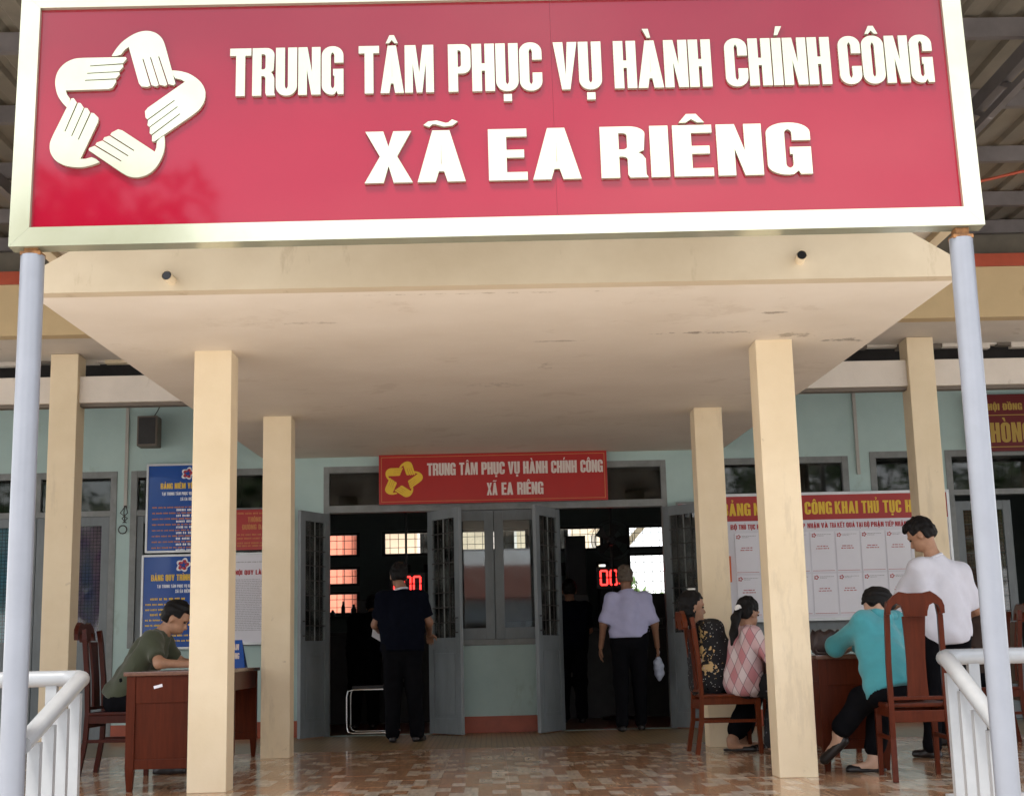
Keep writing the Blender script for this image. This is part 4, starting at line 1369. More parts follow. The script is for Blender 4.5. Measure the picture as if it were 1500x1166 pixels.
prof = [(.07, 0), (.10, .03), (.105, .08), (.095, .13), (.08, .16), (.075, .15), (.08, .1)]
vs = [(r*1.05*math.cos(2*math.pi*k/n)*(1+.09*math.sin(3*k)), r*.75*math.sin(2*math.pi*k/n), z+.012*math.sin(k*1.9)*(z > .02)) for r, z in prof for k in range(n)]
m.add(vs, [(i*n+k, i*n+(k+1) % n, (i+1)*n+(k+1) % n, (i+1)*n+k) for i in range(len(prof)-1) for k in range(n)], True)
m.add(vs[:n], [tuple(range(n-1, -1, -1))])
m.add(vs[-n:], [tuple(range(n))])
at(m, 2.285, 9.55, .751).build('body', 'bag_brown', hb)
MB().tube([(2.22, 9.55, .89), (2.19, 9.53, .82), (2.205, 9.50, .765), (2.26, 9.47, .76)], .008, 8).build('strap', 'bag_brown', hb)

for o in list(COL.objects):
    if o.name.split('.')[0] in ('print', 'subheading', 'heading', 'emblem'):
        o['kind'] = 'stuff'

# ------------------------------------------------------------------ smooth bodies: signed-distance blobs turned into one mesh
def surface_nets(D, org, vx):
    S = D < 0
    c = np.zeros(tuple(n-1 for n in D.shape), np.int8)
    offs = [(i, j, k) for i in (0, 1) for j in (0, 1) for k in (0, 1)]
    sl = lambda a, o: a[o[0]:a.shape[0]-1+o[0], o[1]:a.shape[1]-1+o[1], o[2]:a.shape[2]-1+o[2]]
    for o in offs: c += sl(S, o)
    act = (c > 0) & (c < 8)
    ids = -np.ones(act.shape, np.int64)
    cells_ = np.argwhere(act)
    ids[act] = np.arange(len(cells_))
    acc = np.zeros((len(cells_), 3))
    cnt = np.zeros(len(cells_))
    for o in offs:
        for ax in range(3):
            if o[ax]: continue
            p = list(o); p[ax] = 1
            a = sl(D, o)[act]; b = sl(D, tuple(p))[act]
            m = (a < 0) != (b < 0)
            t = np.where(m, a/np.where(m, a-b, 1), 0)
            q = np.array(o, float)[None, :].repeat(len(a), 0)
            q[:, ax] += t
            acc[m] += q[m]
            cnt[m] += 1
    V = (cells_ + acc/np.maximum(cnt, 1)[:, None])*vx + org
    F = []
    for ax in range(3):
        a1, a2 = (ax+1) % 3, (ax+2) % 3
        s0 = [slice(None)]*3; s1 = [slice(None)]*3
        s0[ax] = slice(0, -1); s1[ax] = slice(1, None)
        ch = S[tuple(s0)] != S[tuple(s1)]
        pts = np.argwhere(ch)
        lim = act.shape
        ok = (pts[:, a1] > 0) & (pts[:, a2] > 0) & (pts[:, a1] < lim[a1]) & (pts[:, a2] < lim[a2])
        pts = pts[ok]
        if not len(pts): continue
        def cid(d1, d2):
            q = pts.copy(); q[:, a1] += d1; q[:, a2] += d2
            return ids[q[:, 0], q[:, 1], q[:, 2]]
        f = np.stack([cid(-1, -1), cid(0, -1), cid(0, 0), cid(-1, 0)], 1)
        flip = ~S[pts[:, 0], pts[:, 1], pts[:, 2]]
        f[flip] = f[flip][:, ::-1]
        F.append(f)
    F = np.concatenate(F)
    F = F[(F >= 0).all(1)]
    return V, F
def blob(prims, vx, k=.03, carve=None, fold=0.0, seed=0, ff=26.0):
    """prims: ('c', a, b, ra, rb) tapered capsules, ('e', centre, axes 3x3, radii) ellipsoids"""
    lo = np.full(3, 1e9); hi = np.full(3, -1e9)
    bbs = []
    for p in prims:
        if p[0] == 'c':
            a, b, r = np.array(p[1], float), np.array(p[2], float), max(p[3], p[4])
            l, h = np.minimum(a, b)-r, np.maximum(a, b)+r
        else:
            r = max(p[3]); cc = np.array(p[1], float)
            l, h = cc-r, cc+r
        bbs.append((l, h)); lo = np.minimum(lo, l); hi = np.maximum(hi, h)
    lo = lo-3*vx; hi = hi+3*vx
    n = np.ceil((hi-lo)/vx).astype(int)+1
    D = np.full(n, .5, np.float32)
    ax = [(lo[i]+vx*np.arange(n[i])).astype(np.float32) for i in range(3)]
    for p, (l, h) in zip(prims, bbs):
        m = k+2.5*vx
        i0 = np.maximum(0, np.floor((l-m-lo)/vx).astype(int)); i1 = np.minimum(n, np.ceil((h+m-lo)/vx).astype(int)+1)
        X = ax[0][i0[0]:i1[0]][:, None, None]; Y = ax[1][i0[1]:i1[1]][None, :, None]; Z = ax[2][i0[2]:i1[2]][None, None, :]
        if p[0] == 'c':
            a, b = np.array(p[1], float), np.array(p[2], float)
            ab = b-a; L2 = max(1e-9, ab@ab)
            dx, dy, dz = X-a[0], Y-a[1], Z-a[2]
            t = np.clip((dx*ab[0]+dy*ab[1]+dz*ab[2])/L2, 0, 1)
            d = np.sqrt((dx-t*ab[0])**2+(dy-t*ab[1])**2+(dz-t*ab[2])**2)-(p[3]+(p[4]-p[3])*t)
        else:
            A = np.array(p[2], float); r = p[3]; cc = p[1]
            dx, dy, dz = X-cc[0], Y-cc[1], Z-cc[2]
            q = [(A[i][0]*dx+A[i][1]*dy+A[i][2]*dz)/r[i] for i in range(3)]
            k0 = np.sqrt(q[0]**2+q[1]**2+q[2]**2)+1e-6
            k1 = np.sqrt((q[0]/r[0])**2+(q[1]/r[1])**2+(q[2]/r[2])**2)+1e-6
            d = k0*(k0-1)/k1
        s = D[i0[0]:i1[0], i0[1]:i1[1], i0[2]:i1[2]]
        hh = np.clip(.5+.5*(d-s)/k, 0, 1)
        D[i0[0]:i1[0], i0[1]:i1[1], i0[2]:i1[2]] = d+(s-d)*hh-k*hh*(1-hh)
    X = ax[0][:, None, None]; Y = ax[1][None, :, None]; Z = ax[2][None, None, :]
    if fold:
        r = np.random.RandomState(seed)
        for q in range(5):
            w = r.normal(size=3); w /= np.linalg.norm(w)
            w[2] *= 1.3
            fr = ff*r.uniform(.6, 1.5)
            w2 = r.normal(size=3)*7
            D += fold*np.sin(fr*(w[0]*X+w[1]*Y+w[2]*Z)+2.2*np.sin(w2[0]*X+w2[1]*Y+w2[2]*Z)+r.uniform(0, 6))*.55
    if carve is not None:
        D = np.maximum(D, carve(X, Y, Z))
    return surface_nets(D.astype(np.float64), lo, vx)
def blob_mesh(parts, name):
    vs, fs = [], []
    k = 0
    for V, F in parts:
        vs.append(V); fs.append(F+k); k += len(V)
    V = np.concatenate(vs); F = np.concatenate(fs)
    me = bpy.data.meshes.new(name)
    me.from_pydata(V.tolist(), [], F.tolist())
    me.polygons.foreach_set('use_smooth', [True]*len(me.polygons))
    me.update()
    return me
def nrm(v):
    v = np.array(v, float); return v/np.linalg.norm(v)
def frame3(f, u):
    f = nrm(f); s = nrm(np.cross(f, u)); u = np.cross(s, f)
    return f, s, u           # forward, right side, up
mat('skin', (.36, .19, .115), .5, var=.08, scale=30, col2=(.40, .215, .13))
mat('skin_dark', (.25, .125, .075), .5, var=.08, scale=30)
mat('skin_light', (.50, .31, .22), .5, var=.06, scale=30)
mat('hair_black', (.006, .005, .005), .6, spec=.25, var=.3, scale=60, bump=.25, bscale=120, stretch=(3, 3, .4))
mat('hair_grey', (.10, .075, .055), .6, var=.4, scale=60, bump=.25, bscale=120)
mat('eye_dark', (.01, .008, .007), .2)
mat('lip', (.25, .08, .06), .5)
mat('cloth_olive', (.050, .058, .032), .85, var=.12, scale=14, bump=.15, bscale=300, sheen=.2)
mat('cloth_black', (.006, .006, .0075), .95, spec=.05, var=.2, scale=14, bump=.1, bscale=300)
mat('cloth_navy', (.004, .005, .010), .95, spec=.05, var=.2, scale=14, bump=.1, bscale=300)
mat('cloth_lavender', (.42, .42, .62), .8, var=.06, scale=10, bump=.1, bscale=250)
mat('cloth_white', (.62, .62, .69), .8, var=.05, scale=10, bump=.1, bscale=250)
mat('cloth_teal', (.05, .27, .31), .85, var=.10, scale=12, bump=.2, bscale=260, sheen=.2)
mat('cloth_brown', (.03, .016, .011), .85, var=.2, scale=12)
mat('leather_black', (.015, .012, .012), .35, var=.2, scale=20)
mat('leather_brown', (.11, .06, .035), .5, var=.2, scale=20)
mat('paper_white', (.75, .75, .78), .6, var=.03)
mat('bag_film', (.40, .44, .55), .35, var=.15, scale=14, bump=.4, bscale=30)
mat('scrunchie_white', (.72, .70, .68), .8, var=.1, scale=40, bump=.5, bscale=90)
def argyle():
    m = mat('cloth_argyle', (.62, .36, .36), .9, var=.06, scale=20, bump=.3, bscale=220)
    N, L = m.node_tree.nodes, m.node_tree.links
    b = N['Principled BSDF']
    tc = N.new('ShaderNodeTexCoord')
    sep = N.new('ShaderNodeSeparateXYZ')
    L.new(tc.outputs['Object'], sep.inputs['Vector'])
    def math_(op, a, bb):
        n = N.new('ShaderNodeMath'); n.operation = op
        for i, q in enumerate((a, bb)):
            if isinstance(q, (int, float)): n.inputs[i].default_value = q
            else: L.new(q, n.inputs[i])
        return n.outputs['Value']
    h = math_('ADD', sep.outputs['X'], math_('MULTIPLY', sep.outputs['Y'], -.45))
    xs = math_('MULTIPLY', h, 1/.085)
    zs = math_('MULTIPLY', sep.outputs['Z'], 1/.15)
    p = math_('ADD', xs, zs); q = math_('SUBTRACT', xs, zs)
    fp = math_('FLOOR', p, 0); fq = math_('FLOOR', q, 0)
    mp = math_('MODULO', math_('ADD', fp, 200), 2); mq = math_('MODULO', math_('ADD', fq, 200), 2)
    sm = math_('ADD', mp, mq)
    c1 = N.new('ShaderNodeValToRGB')
    c1.color_ramp.interpolation = 'CONSTANT'
    c1.color_ramp.elements[0].color = (.66, .56, .56, 1)
    c1.color_ramp.elements[1].position = .3
    c1.color_ramp.elements[1].color = (.60, .40, .41, 1)
    c1.color_ramp.elements.new(.8).color = (.52, .22, .24, 1)
    L.new(math_('MULTIPLY', sm, .5), c1.inputs['Fac'])
    pl = math_('ABSOLUTE', math_('SUBTRACT', math_('FRACT', math_('ADD', p, .5), 0), .5), 0)
    ql = math_('ABSOLUTE', math_('SUBTRACT', math_('FRACT', math_('ADD', q, .5), 0), .5), 0)
    ln = math_('LESS_THAN', math_('MINIMUM', pl, ql), .03)
    mx = N.new('ShaderNodeMix'); mx.data_type = 'RGBA'
    mx.inputs['B'].default_value = (.16, .10, .12, 1)
    L.new(math_('MULTIPLY', ln, .8), mx.inputs['Factor'])
    L.new(c1.outputs['Color'], mx.inputs['A'])
    L.new(mx.outputs['Result'], b.inputs['Base Color'])
argyle()
def dotted(name, base, dot, sc, th, flower=None):
    m = mat(name, base, .8, var=.1, scale=14, bump=.1, bscale=200)
    N, L = m.node_tree.nodes, m.node_tree.links
    b = N['Principled BSDF']
    cur = b.inputs['Base Color'].links[0].from_socket
    tc = N.new('ShaderNodeTexCoord')
    v = N.new('ShaderNodeTexVoronoi')
    v.inputs['Scale'].default_value = sc
    L.new(tc.outputs['Object'], v.inputs['Vector'])
    def layer(cur, dist, t, col):
        lt = N.new('ShaderNodeMath'); lt.operation = 'LESS_THAN'; lt.inputs[1].default_value = t
        L.new(dist, lt.inputs[0])
        mx = N.new('ShaderNodeMix'); mx.data_type = 'RGBA'
        mx.inputs['B'].default_value = (*col, 1)
        L.new(lt.outputs['Value'], mx.inputs['Factor']); L.new(cur, mx.inputs['A'])
        return mx.outputs['Result']
    cur = layer(cur, v.outputs['Distance'], th, dot)
    if flower:
        for (c, r, col) in flower:
            no = N.new('ShaderNodeTexNoise'); no.inputs['Scale'].default_value = 28; no.inputs['Detail'].default_value = 2
            L.new(tc.outputs['Object'], no.inputs['Vector'])
            vm = N.new('ShaderNodeVectorMath'); vm.operation = 'DISTANCE'; vm.inputs[1].default_value = c
            L.new(tc.outputs['Object'], vm.inputs[0])
            ad = N.new('ShaderNodeMath'); ad.operation = 'MULTIPLY_ADD'; ad.inputs[1].default_value = .36; ad.inputs[2].default_value = -.18
            L.new(no.outputs['Fac'], ad.inputs[0])
            a2 = N.new('ShaderNodeMath'); a2.operation = 'ADD'
            L.new(vm.outputs['Value'], a2.inputs[0]); L.new(ad.outputs['Value'], a2.inputs[1])
            cur = layer(cur, a2.outputs['Value'], r, col)
    L.new(cur, b.inputs['Base Color'])
dotted('cloth_floral', (.012, .012, .015), (.50, .50, .48), 42, .16, [((1.69, 11.37, .91), .052, (.55, .38, .16)), ((1.70, 11.36, .79), .055, (.62, .42, .18)), ((1.73, 11.36, .67), .055, (.60, .42, .2)), ((1.64, 11.45, .85), .035, (.6, .4, .4)), ((1.65, 11.42, .71), .035, (.6, .45, .4))])
dotted('cloth_dark_print', (.012, .012, .014), (.16, .15, .17), 26, .2)

I3 = np.eye(3)
def hand_prims(w, f, nrmv, side, curl, s=1.0):
    """palm and five fingers beyond the wrist w; f along the hand, nrmv palm normal, side = towards the thumb"""
    f, nn = nrm(f), nrm(nrmv)
    nn = nrm(nn-f*(nn@f))
    sd = nrm(np.cross(f, nn))*side
    pr = [('e', w+f*.045*s, np.array([f, sd, nn]), (.052*s, .040*s, .017*s))]
    for i, (o, ln) in enumerate(((.028, .068), (.009, .078), (-.010, .072), (-.028, .056))):
        a = w+f*.082*s+sd*o*s
        d1 = nrm(f*math.cos(curl)+nn*math.sin(curl)); d2 = nrm(f*math.cos(curl*2.1)+nn*math.sin(curl*2.1))
        b = a+d1*ln*.5*s; c = b+d2*ln*.5*s
        pr += [('c', a, b, .0092*s, .0085*s), ('c', b, c, .0085*s, .007*s)]
    a = w+f*.025*s+sd*.032*s
    b = a+nrm(f*.7+sd*.65+nn*.25)*.04*s; c = b+nrm(f*.9+sd*.2+nn*.4)*.032*s
    pr += [('c', a, b, .013*s, .011*s), ('c', b, c, .0105*s, .008*s)]
    return pr
def person(label, J, face, up, skin='skin', hair='short', haircol='hair_black', top='cloth_white', sleeve=.55, bottom='cloth_black', shoe='leather_black', girth=1.0, hs=1.0, hem=.02, loose=1.0, seed=1, barefoot=False, pant_len=1.0, curl=.35, collar=None, ponytail=None):
    J = {k: np.array(v, float) for k, v in J.items()}
    base = (J['pel'][0], J['pel'][1], 0)
    t = thing('person', base, label, 'person')
    g = girth
    f, s, u = frame3(face, up)
    hc = J['head']
    P = lambda a, b, c: hc+(f*a+s*b+u*c)*hs
    A = np.array([f, s, u])
    # ---- body
    tor = [('c', J['pel'], J['chest'], .10*g, .10*g), ('c', J['hipL'], J['shL'], .068*g, .045*g), ('c', J['hipR'], J['shR'], .068*g, .045*g), ('c', J['shL'], J['shR'], .055*g, .055*g), ('c', J['chest'], J['neck'], .08*g, .055)]
    body = list(tor)
    body.append(('c', J['neck'], P(-.02, 0, -.04), .052*hs, .05*hs))
    for q in 'LR':
        body += [('c', J['sh'+q], J['el'+q], .046*g, .037*g), ('c', J['el'+q], J['wr'+q], .037*g, .026*g)]
        body += [('c', J['hip'+q], J['kn'+q], .065*g, .048*g), ('c', J['kn'+q], J['an'+q], .050*g, .034*g)]
        ft = J['ft'+q]
        body += [('c', J['an'+q], J['an'+q]+np.array([0, 0, -.045]), .034, .032), ('c', J['an'+q]+np.array([0, 0, -.048]), J['an'+q]+np.array([0, 0, -.055])+ft*.15, .032, .022)]
    head = [('e', P(-.012, 0, .022), A, (.098*hs, .076*hs, .104*hs)), ('e', P(.028, 0, -.05), A, (.066*hs, .056*hs, .066*hs)), ('c', P(.082, 0, .0), P(.102, 0, -.032), .008*hs, .014*hs), ('e', P(.075, 0, -.07), A, (.022*hs, .028*hs, .014*hs)),
            ('c', P(-.02, 0, -.04), J['neck'], .05*hs, .054*hs), ('e', P(.078, 0, .028), A, (.018*hs, .05*hs, .012*hs))]
    for q in (-1, 1): head += [('e', P(-.008, q*.078, -.018), A, (.019*hs, .009*hs, .033*hs))]
    parts = [blob(body, .017, .035), blob(head, .0085, .014)]
    for q, sd in (('L', 1), ('R', -1)):
        fd = J['wr'+q]-J['el'+q]
        pn = J.get('pn'+q, np.array([0, 0, -1.0]))
        parts.append(blob(hand_prims(J['wr'+q], J.get('hd'+q, fd), pn, J.get('th'+q, np.array([sd]))[0], curl, hs), .0065, .008))
    link('body', blob_mesh(parts, 'body'), skin, t)
    for q in (-1, 1):
        link('eye', blob_mesh([blob([('e', P(.081, q*.031, .004), A, (.010, .013, .0075))], .004, .004)], 'eye'), 'eye_dark', t)
    link('mouth', blob_mesh([blob([('e', P(.092, 0, -.070), A, (.008, .022, .0055))], .004, .004)], 'mouth'), 'lip', t)
    # ---- clothes
    G = 1.0
    sh = [('c', J['pel']+(J['chest']-J['pel'])*.02*hem, J['chest'], .135*g*loose, .135*g), ('c', J['hipL'], J['shL'], .10*g*loose, .072*g), ('c', J['hipR'], J['shR'], .10*g*loose, .072*g), ('c', J['shL'], J['shR'], .062*g, .062*g), ('c', J['chest'], J['chest']+(J['neck']-J['chest'])*.75, .095*g, .072), ('c', J['neck']+(J['chest']-J['neck'])*.12, J['shL'], .05, .05*g), ('c', J['neck']+(J['chest']-J['neck'])*.12, J['shR'], .05, .05*g)]
    for q in 'LR':
        a, b, w = J['sh'+q], J['el'+q], J['wr'+q]
        if sleeve <= 1: sh.append(('c', a, a+(b-a)*sleeve*1.25, .064*g, .061*g))
        else: sh += [('c', a, b, .066*g, .058*g), ('c', b, b+(w-b)*(sleeve-1), .058*g, .046*g)]
    ax = nrm(J['chest']-J['pel'])
    hemp = J['pel']-ax*hem
    cuts = [(hemp, -ax)]
    if sleeve <= 1:
        for q in 'LR':
            d = nrm(J['el'+q]-J['sh'+q])
            cuts.append((J['sh'+q]+(J['el'+q]-J['sh'+q])*sleeve*1.25, d, J['sh'+q]))
    def carve(X, Y, Z):
        o, n = cuts[0]
        r = (X-o[0])*n[0]+(Y-o[1])*n[1]+(Z-o[2])*n[2]
        nk = J['neck']+(P(0, 0, -.04)-J['neck'])*.3
        d = .0-( (X-nk[0])*0)
        ne = np.sqrt((X-nk[0])**2+(Y-nk[1])**2+(Z-nk[2])**2)
        r = np.maximum(r, .062-ne)
        for c_ in cuts[1:]:
            o, n, a = c_
            pl = (X-o[0])*n[0]+(Y-o[1])*n[1]+(Z-o[2])*n[2]
            near = np.sqrt((X-o[0])**2+(Y-o[1])**2+(Z-o[2])**2)-.088
            r = np.maximum(r, np.minimum(pl, -near))
        return r
    link('shirt', blob_mesh([blob(sh, .0125, .045, carve, fold=.0046, seed=seed, ff=34)], 'shirt'), top, t)
    if collar:
        nk = J['neck']+(J['chest']-J['neck'])*.06
        fa, sa, ua = frame3(np.cross(J['shR']-J['shL'], [0, 0, 1])*-1, nrm(P(0, 0, 0)-J['neck']))
        ring = MB().tube([tuple(nk+(fa*math.cos(R(k*20))*.066+sa*math.sin(R(k*20))*.066)+ua*.012*(1-math.cos(R(k*20)))) for k in range(19)], .012, 8, caps=False)
        ring.build('collar', collar, t)
    pn = [('c', J['hipL'], J['hipR'], .098*g, .098*g), ('c', J['pel'], J['pel']+(J['chest']-J['pel'])*.36, .124*g, .122*g), ('c', J['hipL'], J['hipL']+(J['shL']-J['hipL'])*.28, .094*g, .09*g), ('c', J['hipR'], J['hipR']+(J['shR']-J['hipR'])*.28, .094*g, .09*g)]
    for q in 'LR':
        k_, a = J['kn'+q], J['an'+q]
        e = k_+(a-k_)*pant_len
        pn += [('c', J['hip'+q], k_, .095*g, .073*g*loose), ('c', k_, e, .070*g*loose, .058*g*loose)]
    link('trousers', blob_mesh([blob(pn, .014, .035, fold=.004, seed=seed+7)], 'trousers'), bottom, t)
    # ---- hair
    hr = [('e', P(-.018, 0, .034), A, (.106*hs, .087*hs, .108*hs))]
    if hair in ('short', 'thin'):
        hr.append(('e', P(-.05, 0, -.005), A, (.066*hs, .08*hs, .075*hs)))
        if hair == 'short': hr.append(('e', P(.03, 0, .10), A, (.06*hs, .065*hs, .034*hs)))
    if hair == 'bob':
        hr += [('e', P(-.045, 0, -.05), A, (.075*hs, .092*hs, .10*hs)), ('c', P(-.055, .04, -.06), P(-.06, .04, -.13), .05*hs, .035*hs), ('c', P(-.055, -.04, -.06), P(-.06, -.04, -.13), .05*hs, .035*hs)]
    if hair == 'tied':
        hr += [('e', P(-.05, 0, -.01), A, (.068*hs, .08*hs, .08*hs))]
    zb = {'short': -.062, 'thin': -.05, 'bob': -.16, 'tied': -.07}[hair]
    def hc_(X, Y, Z):
        dx, dy, dz = X-hc[0], Y-hc[1], Z-hc[2]
        a = (dx*f[0]+dy*f[1]+dz*f[2])/hs; c = (dx*u[0]+dy*u[1]+dz*u[2])/hs
        b = np.abs(dx*s[0]+dy*s[1]+dz*s[2])/hs
        facec = np.maximum(.045-a, c-.07)        # the face opening
        ear = np.maximum(np.maximum(-.028-a, c-.012), -1)  # clears the ears and cheeks
        r = -np.minimum(facec, ear) if hair != 'bob' else -np.minimum(facec, np.maximum(.02-a, c-.05))
        return np.maximum(r, zb-c)
    link('hair', blob_mesh([blob(hr, .0085, .02, hc_, fold=.0045, seed=seed, ff=120)], 'hair'), haircol, t)
    if ponytail:
        pr = [('c', np.array(a), np.array(b), ra, rb) for a, b, ra, rb in ponytail]
        link('ponytail', blob_mesh([blob(pr, .009, .02, fold=.002, seed=3, ff=80)], 'ponytail'), haircol, t)
    # ---- shoes
    for q in 'LR':
        an, ft = J['an'+q], J['ft'+q]
        flat = abs(ft[2]) < .2
        b0 = an+np.array([0, 0, -.062])
        pr = [('c', b0-nrm(ft)*.035, b0+ft*.15, .038, .030)]
        if not barefoot: pr.append(('c', an+np.array([0, 0, -.03]), b0+ft*.06, .043, .040))
        zf = an[2]-.0855
        if barefoot:      # slipper: sole plus a strap over the toes
            pr = [('c', b0-nrm(ft)*.04+np.array([0, 0, -.015]), b0+ft*.17+np.array([0, 0, -.012]), .036, .034)]
            def cv(X, Y, Z, zf=zf, b0=b0, ft=ft):
                along = (X-b0[0])*ft[0]+(Y-b0[1])*ft[1]
                topz = np.where(along > .085, zf+.075, zf+.022)
                return np.maximum(zf-Z, Z-topz) if flat else Z*0-1
        else:
            def cv(X, Y, Z, zf=zf):
                return zf-Z+X*0+Y*0
        link('shoe', blob_mesh([blob(pr, .009, .012, cv)], 'shoe'), shoe, t)
    return t
A_ = np.array
def legs(d, hipz=.52):
    return d
# man writing at the left desk
J = dict(pel=(-2.79, 10.75, .545), chest=(-2.57, 10.75, .885), neck=(-2.475, 10.75, 1.025), head=(-2.375, 10.75, 1.135), shL=(-2.52, 10.92, .965), shR=(-2.52, 10.58, .965), elL=(-2.40, 11.02, .805), elR=(-2.43, 10.46, .80), wrL=(-2.14, 10.86, .788), wrR=(-2.17, 10.54, .788),
         hipL=(-2.77, 10.84, .535), hipR=(-2.77, 10.66, .535), knL=(-2.38, 10.97, .50), knR=(-2.38, 10.58, .50), anL=(-2.40, 10.96, .088), anR=(-2.42, 10.58, .088), ftL=(1, 0, 0), ftR=(1, 0, 0))
person('man in olive short-sleeved shirt bent over the desk, writing', J, (.86, -.05, -.5), (.5, 0, .86), top='cloth_olive', sleeve=.62, bottom='cloth_black', seed=2, loose=1.05)
# man in dark polo at the left doorway
J = dict(pel=(-.86, 13.95, .92), chest=(-.86, 13.98, 1.29), neck=(-.87, 14.0, 1.465), head=(-.895, 14.03, 1.605), shL=(-1.045, 14.0, 1.38), shR=(-.685, 13.98, 1.38), elL=(-1.13, 14.06, 1.13), elR=(-.60, 14.02, 1.14), wrL=(-1.10, 14.27, 1.06), wrR=(-.60, 14.22, 1.03),
         hipL=(-.95, 13.95, .90), hipR=(-.77, 13.95, .90), knL=(-.955, 13.97, .5), knR=(-.745, 13.97, .5), anL=(-.96, 13.93, .088), anR=(-.72, 13.93, .088), ftL=(-.1, 1, 0), ftR=(.35, .93, 0))
person('standing man in dark navy polo with pale trim holding papers at the left doorway', J, (-.2, .95, -.25), (0, .25, .97), skin='skin_dark', top='cloth_navy', sleeve=.62, bottom='cloth_black', girth=1.1, hem=.06, loose=1.12, seed=4, collar='cloth_white')
# grey-haired man walking in
J = dict(pel=(1.47, 14.85, .92), chest=(1.47, 14.87, 1.27), neck=(1.47, 14.88, 1.44), head=(1.455, 14.91, 1.585), shL=(1.30, 14.87, 1.355), shR=(1.645, 14.87, 1.35), elL=(1.205, 14.85, 1.10), elR=(1.745, 14.86, 1.09), wrL=(1.175, 14.92, .86), wrR=(1.775, 14.95, .85),
         hipL=(1.38, 14.85, .90), hipR=(1.56, 14.85, .90), knL=(1.37, 14.87, .5), knR=(1.57, 14.95, .5), anL=(1.36, 14.80, .088), anR=(1.58, 15.02, .088), ftL=(-.1, 1, 0), ftR=(.1, 1, 0), pnL=(1, 0, 0), pnR=(-1, 0, 0))
person('grey-haired man in lavender short-sleeved shirt walking into the right doorway', J, (.1, .99, -.1), (0, .1, 1), skin='skin_dark', hair='thin', haircol='hair_grey', top='cloth_lavender', sleeve=.78, bottom='cloth_black', girth=1.05, hem=-.03, loose=1.05, seed=6, collar='cloth_lavender')
# woman in the dotted blouse
J = dict(pel=(1.80, 11.58, .55), chest=(1.785, 11.58, .85), neck=(1.72, 11.57, 1.02), head=(1.675, 11.555, 1.155), shL=(1.82, 11.76, .96), shR=(1.80, 11.40, .96), elL=(2.0, 11.82, .77), elR=(1.93, 11.42, .76), wrL=(2.25, 11.72, .80), wrR=(2.12, 11.58, .72),
         hipL=(1.81, 11.67, .54), hipR=(1.81, 11.49, .54), knL=(2.18, 11.72, .50), knR=(2.16, 11.56, .50), anL=(2.04, 11.66, .088), anR=(1.93, 11.46, .088), ftL=(.95, -.3, 0), ftR=(.95, -.3, 0))
person('seated woman with bobbed black hair in black dotted blouse with yellow flowers', J, (.93, .1, -.12), (.1, 0, 1), hair='bob', top='cloth_floral', sleeve=1.5, bottom='cloth_black', barefoot=True, girth=1.2, hem=.1, loose=1.12, seed=8, pant_len=.80)
# girl in the argyle sweater
J = dict(pel=(2.02, 11.30, .545), chest=(2.05, 11.30, .83), neck=(2.06, 11.31, .965), head=(2.09, 11.32, 1.088), shL=(2.06, 11.45, .905), shR=(2.07, 11.13, .905), elL=(2.20, 11.50, .77), elR=(2.20, 11.04, .745), wrL=(2.40, 11.44, .79), wrR=(2.41, 11.18, .79),
         hipL=(2.03, 11.38, .535), hipR=(2.03, 11.21, .535), knL=(2.31, 11.40, .50), knR=(2.29, 11.20, .49), anL=(2.24, 11.38, .088), anR=(2.20, 11.18, .088), ftL=(1, 0, 0), ftR=(1, -.1, 0))
girl = person('girl with black ponytail and white scrunchie in pink argyle sweater', J, (.80, .52, -.3), (.2, .15, .96), hair='tied', top='cloth_argyle', sleeve=1.8, bottom='cloth_dark_print', barefoot=True, shoe='leather_brown', girth=1.0, hs=.95, hem=.11, loose=1.2, seed=10,
       ponytail=[((2.005, 11.25, 1.115), (1.965, 11.19, 1.05), .034, .036), ((1.965, 11.19, 1.05), (1.93, 11.13, .93), .036, .032), ((1.93, 11.13, .93), (1.905, 11.10, .84), .032, .012)])
sc = []
for k in range(9):
    a = k*2*math.pi/9
    sc.append(('e', A_((1.993+.022*math.cos(a)*.6, 11.225+.02*math.cos(a)*.4, 1.108+.030*math.sin(a))), I3, (.019, .019, .019)))
link('scrunchie', blob_mesh([blob(sc, .005, .006)], 'scrunchie'), 'scrunchie_white', girl)
# woman in teal
J = dict(pel=(2.545, 8.93, .545), chest=(2.50, 9.10, .865), neck=(2.515, 9.19, .985), head=(2.575, 9.265, 1.055), shL=(2.415, 9.06, .945), shR=(2.66, 9.22, .945), elL=(2.285, 9.30, .805), elR=(2.66, 9.50, .815), wrL=(2.36, 9.52, .79), wrR=(2.48, 9.62, .79),
         hipL=(2.47, 8.92, .53), hipR=(2.63, 8.95, .53), knL=(2.40, 9.14, .46), knR=(2.55, 9.24, .50), anL=(2.245, 9.22, .255), anR=(2.475, 9.26, .088), ftL=(-.55, .2, -.55), ftR=(-.9, .1, 0))
teal = person('woman in teal jacket with head bowed, leaning on the desk', J, (-.78, .30, -.55), (-.45, .2, .87), hair='tied', skin='skin_light', top='cloth_teal', sleeve=1.85, bottom='cloth_black', barefoot=True, girth=1.04, hs=.96, hem=.05, loose=1.15, seed=12, pant_len=.82)
link('hood', blob_mesh([blob([('c', A_((2.50, 9.07, 1.005)), A_((2.62, 9.13, .99)), .035, .035), ('c', A_((2.57, 9.06, .97)), A_((2.585, 9.03, .90)), .045, .02)], .011, .04, fold=.004, seed=5, ff=40)], 'hood'), 'cloth_teal', teal)
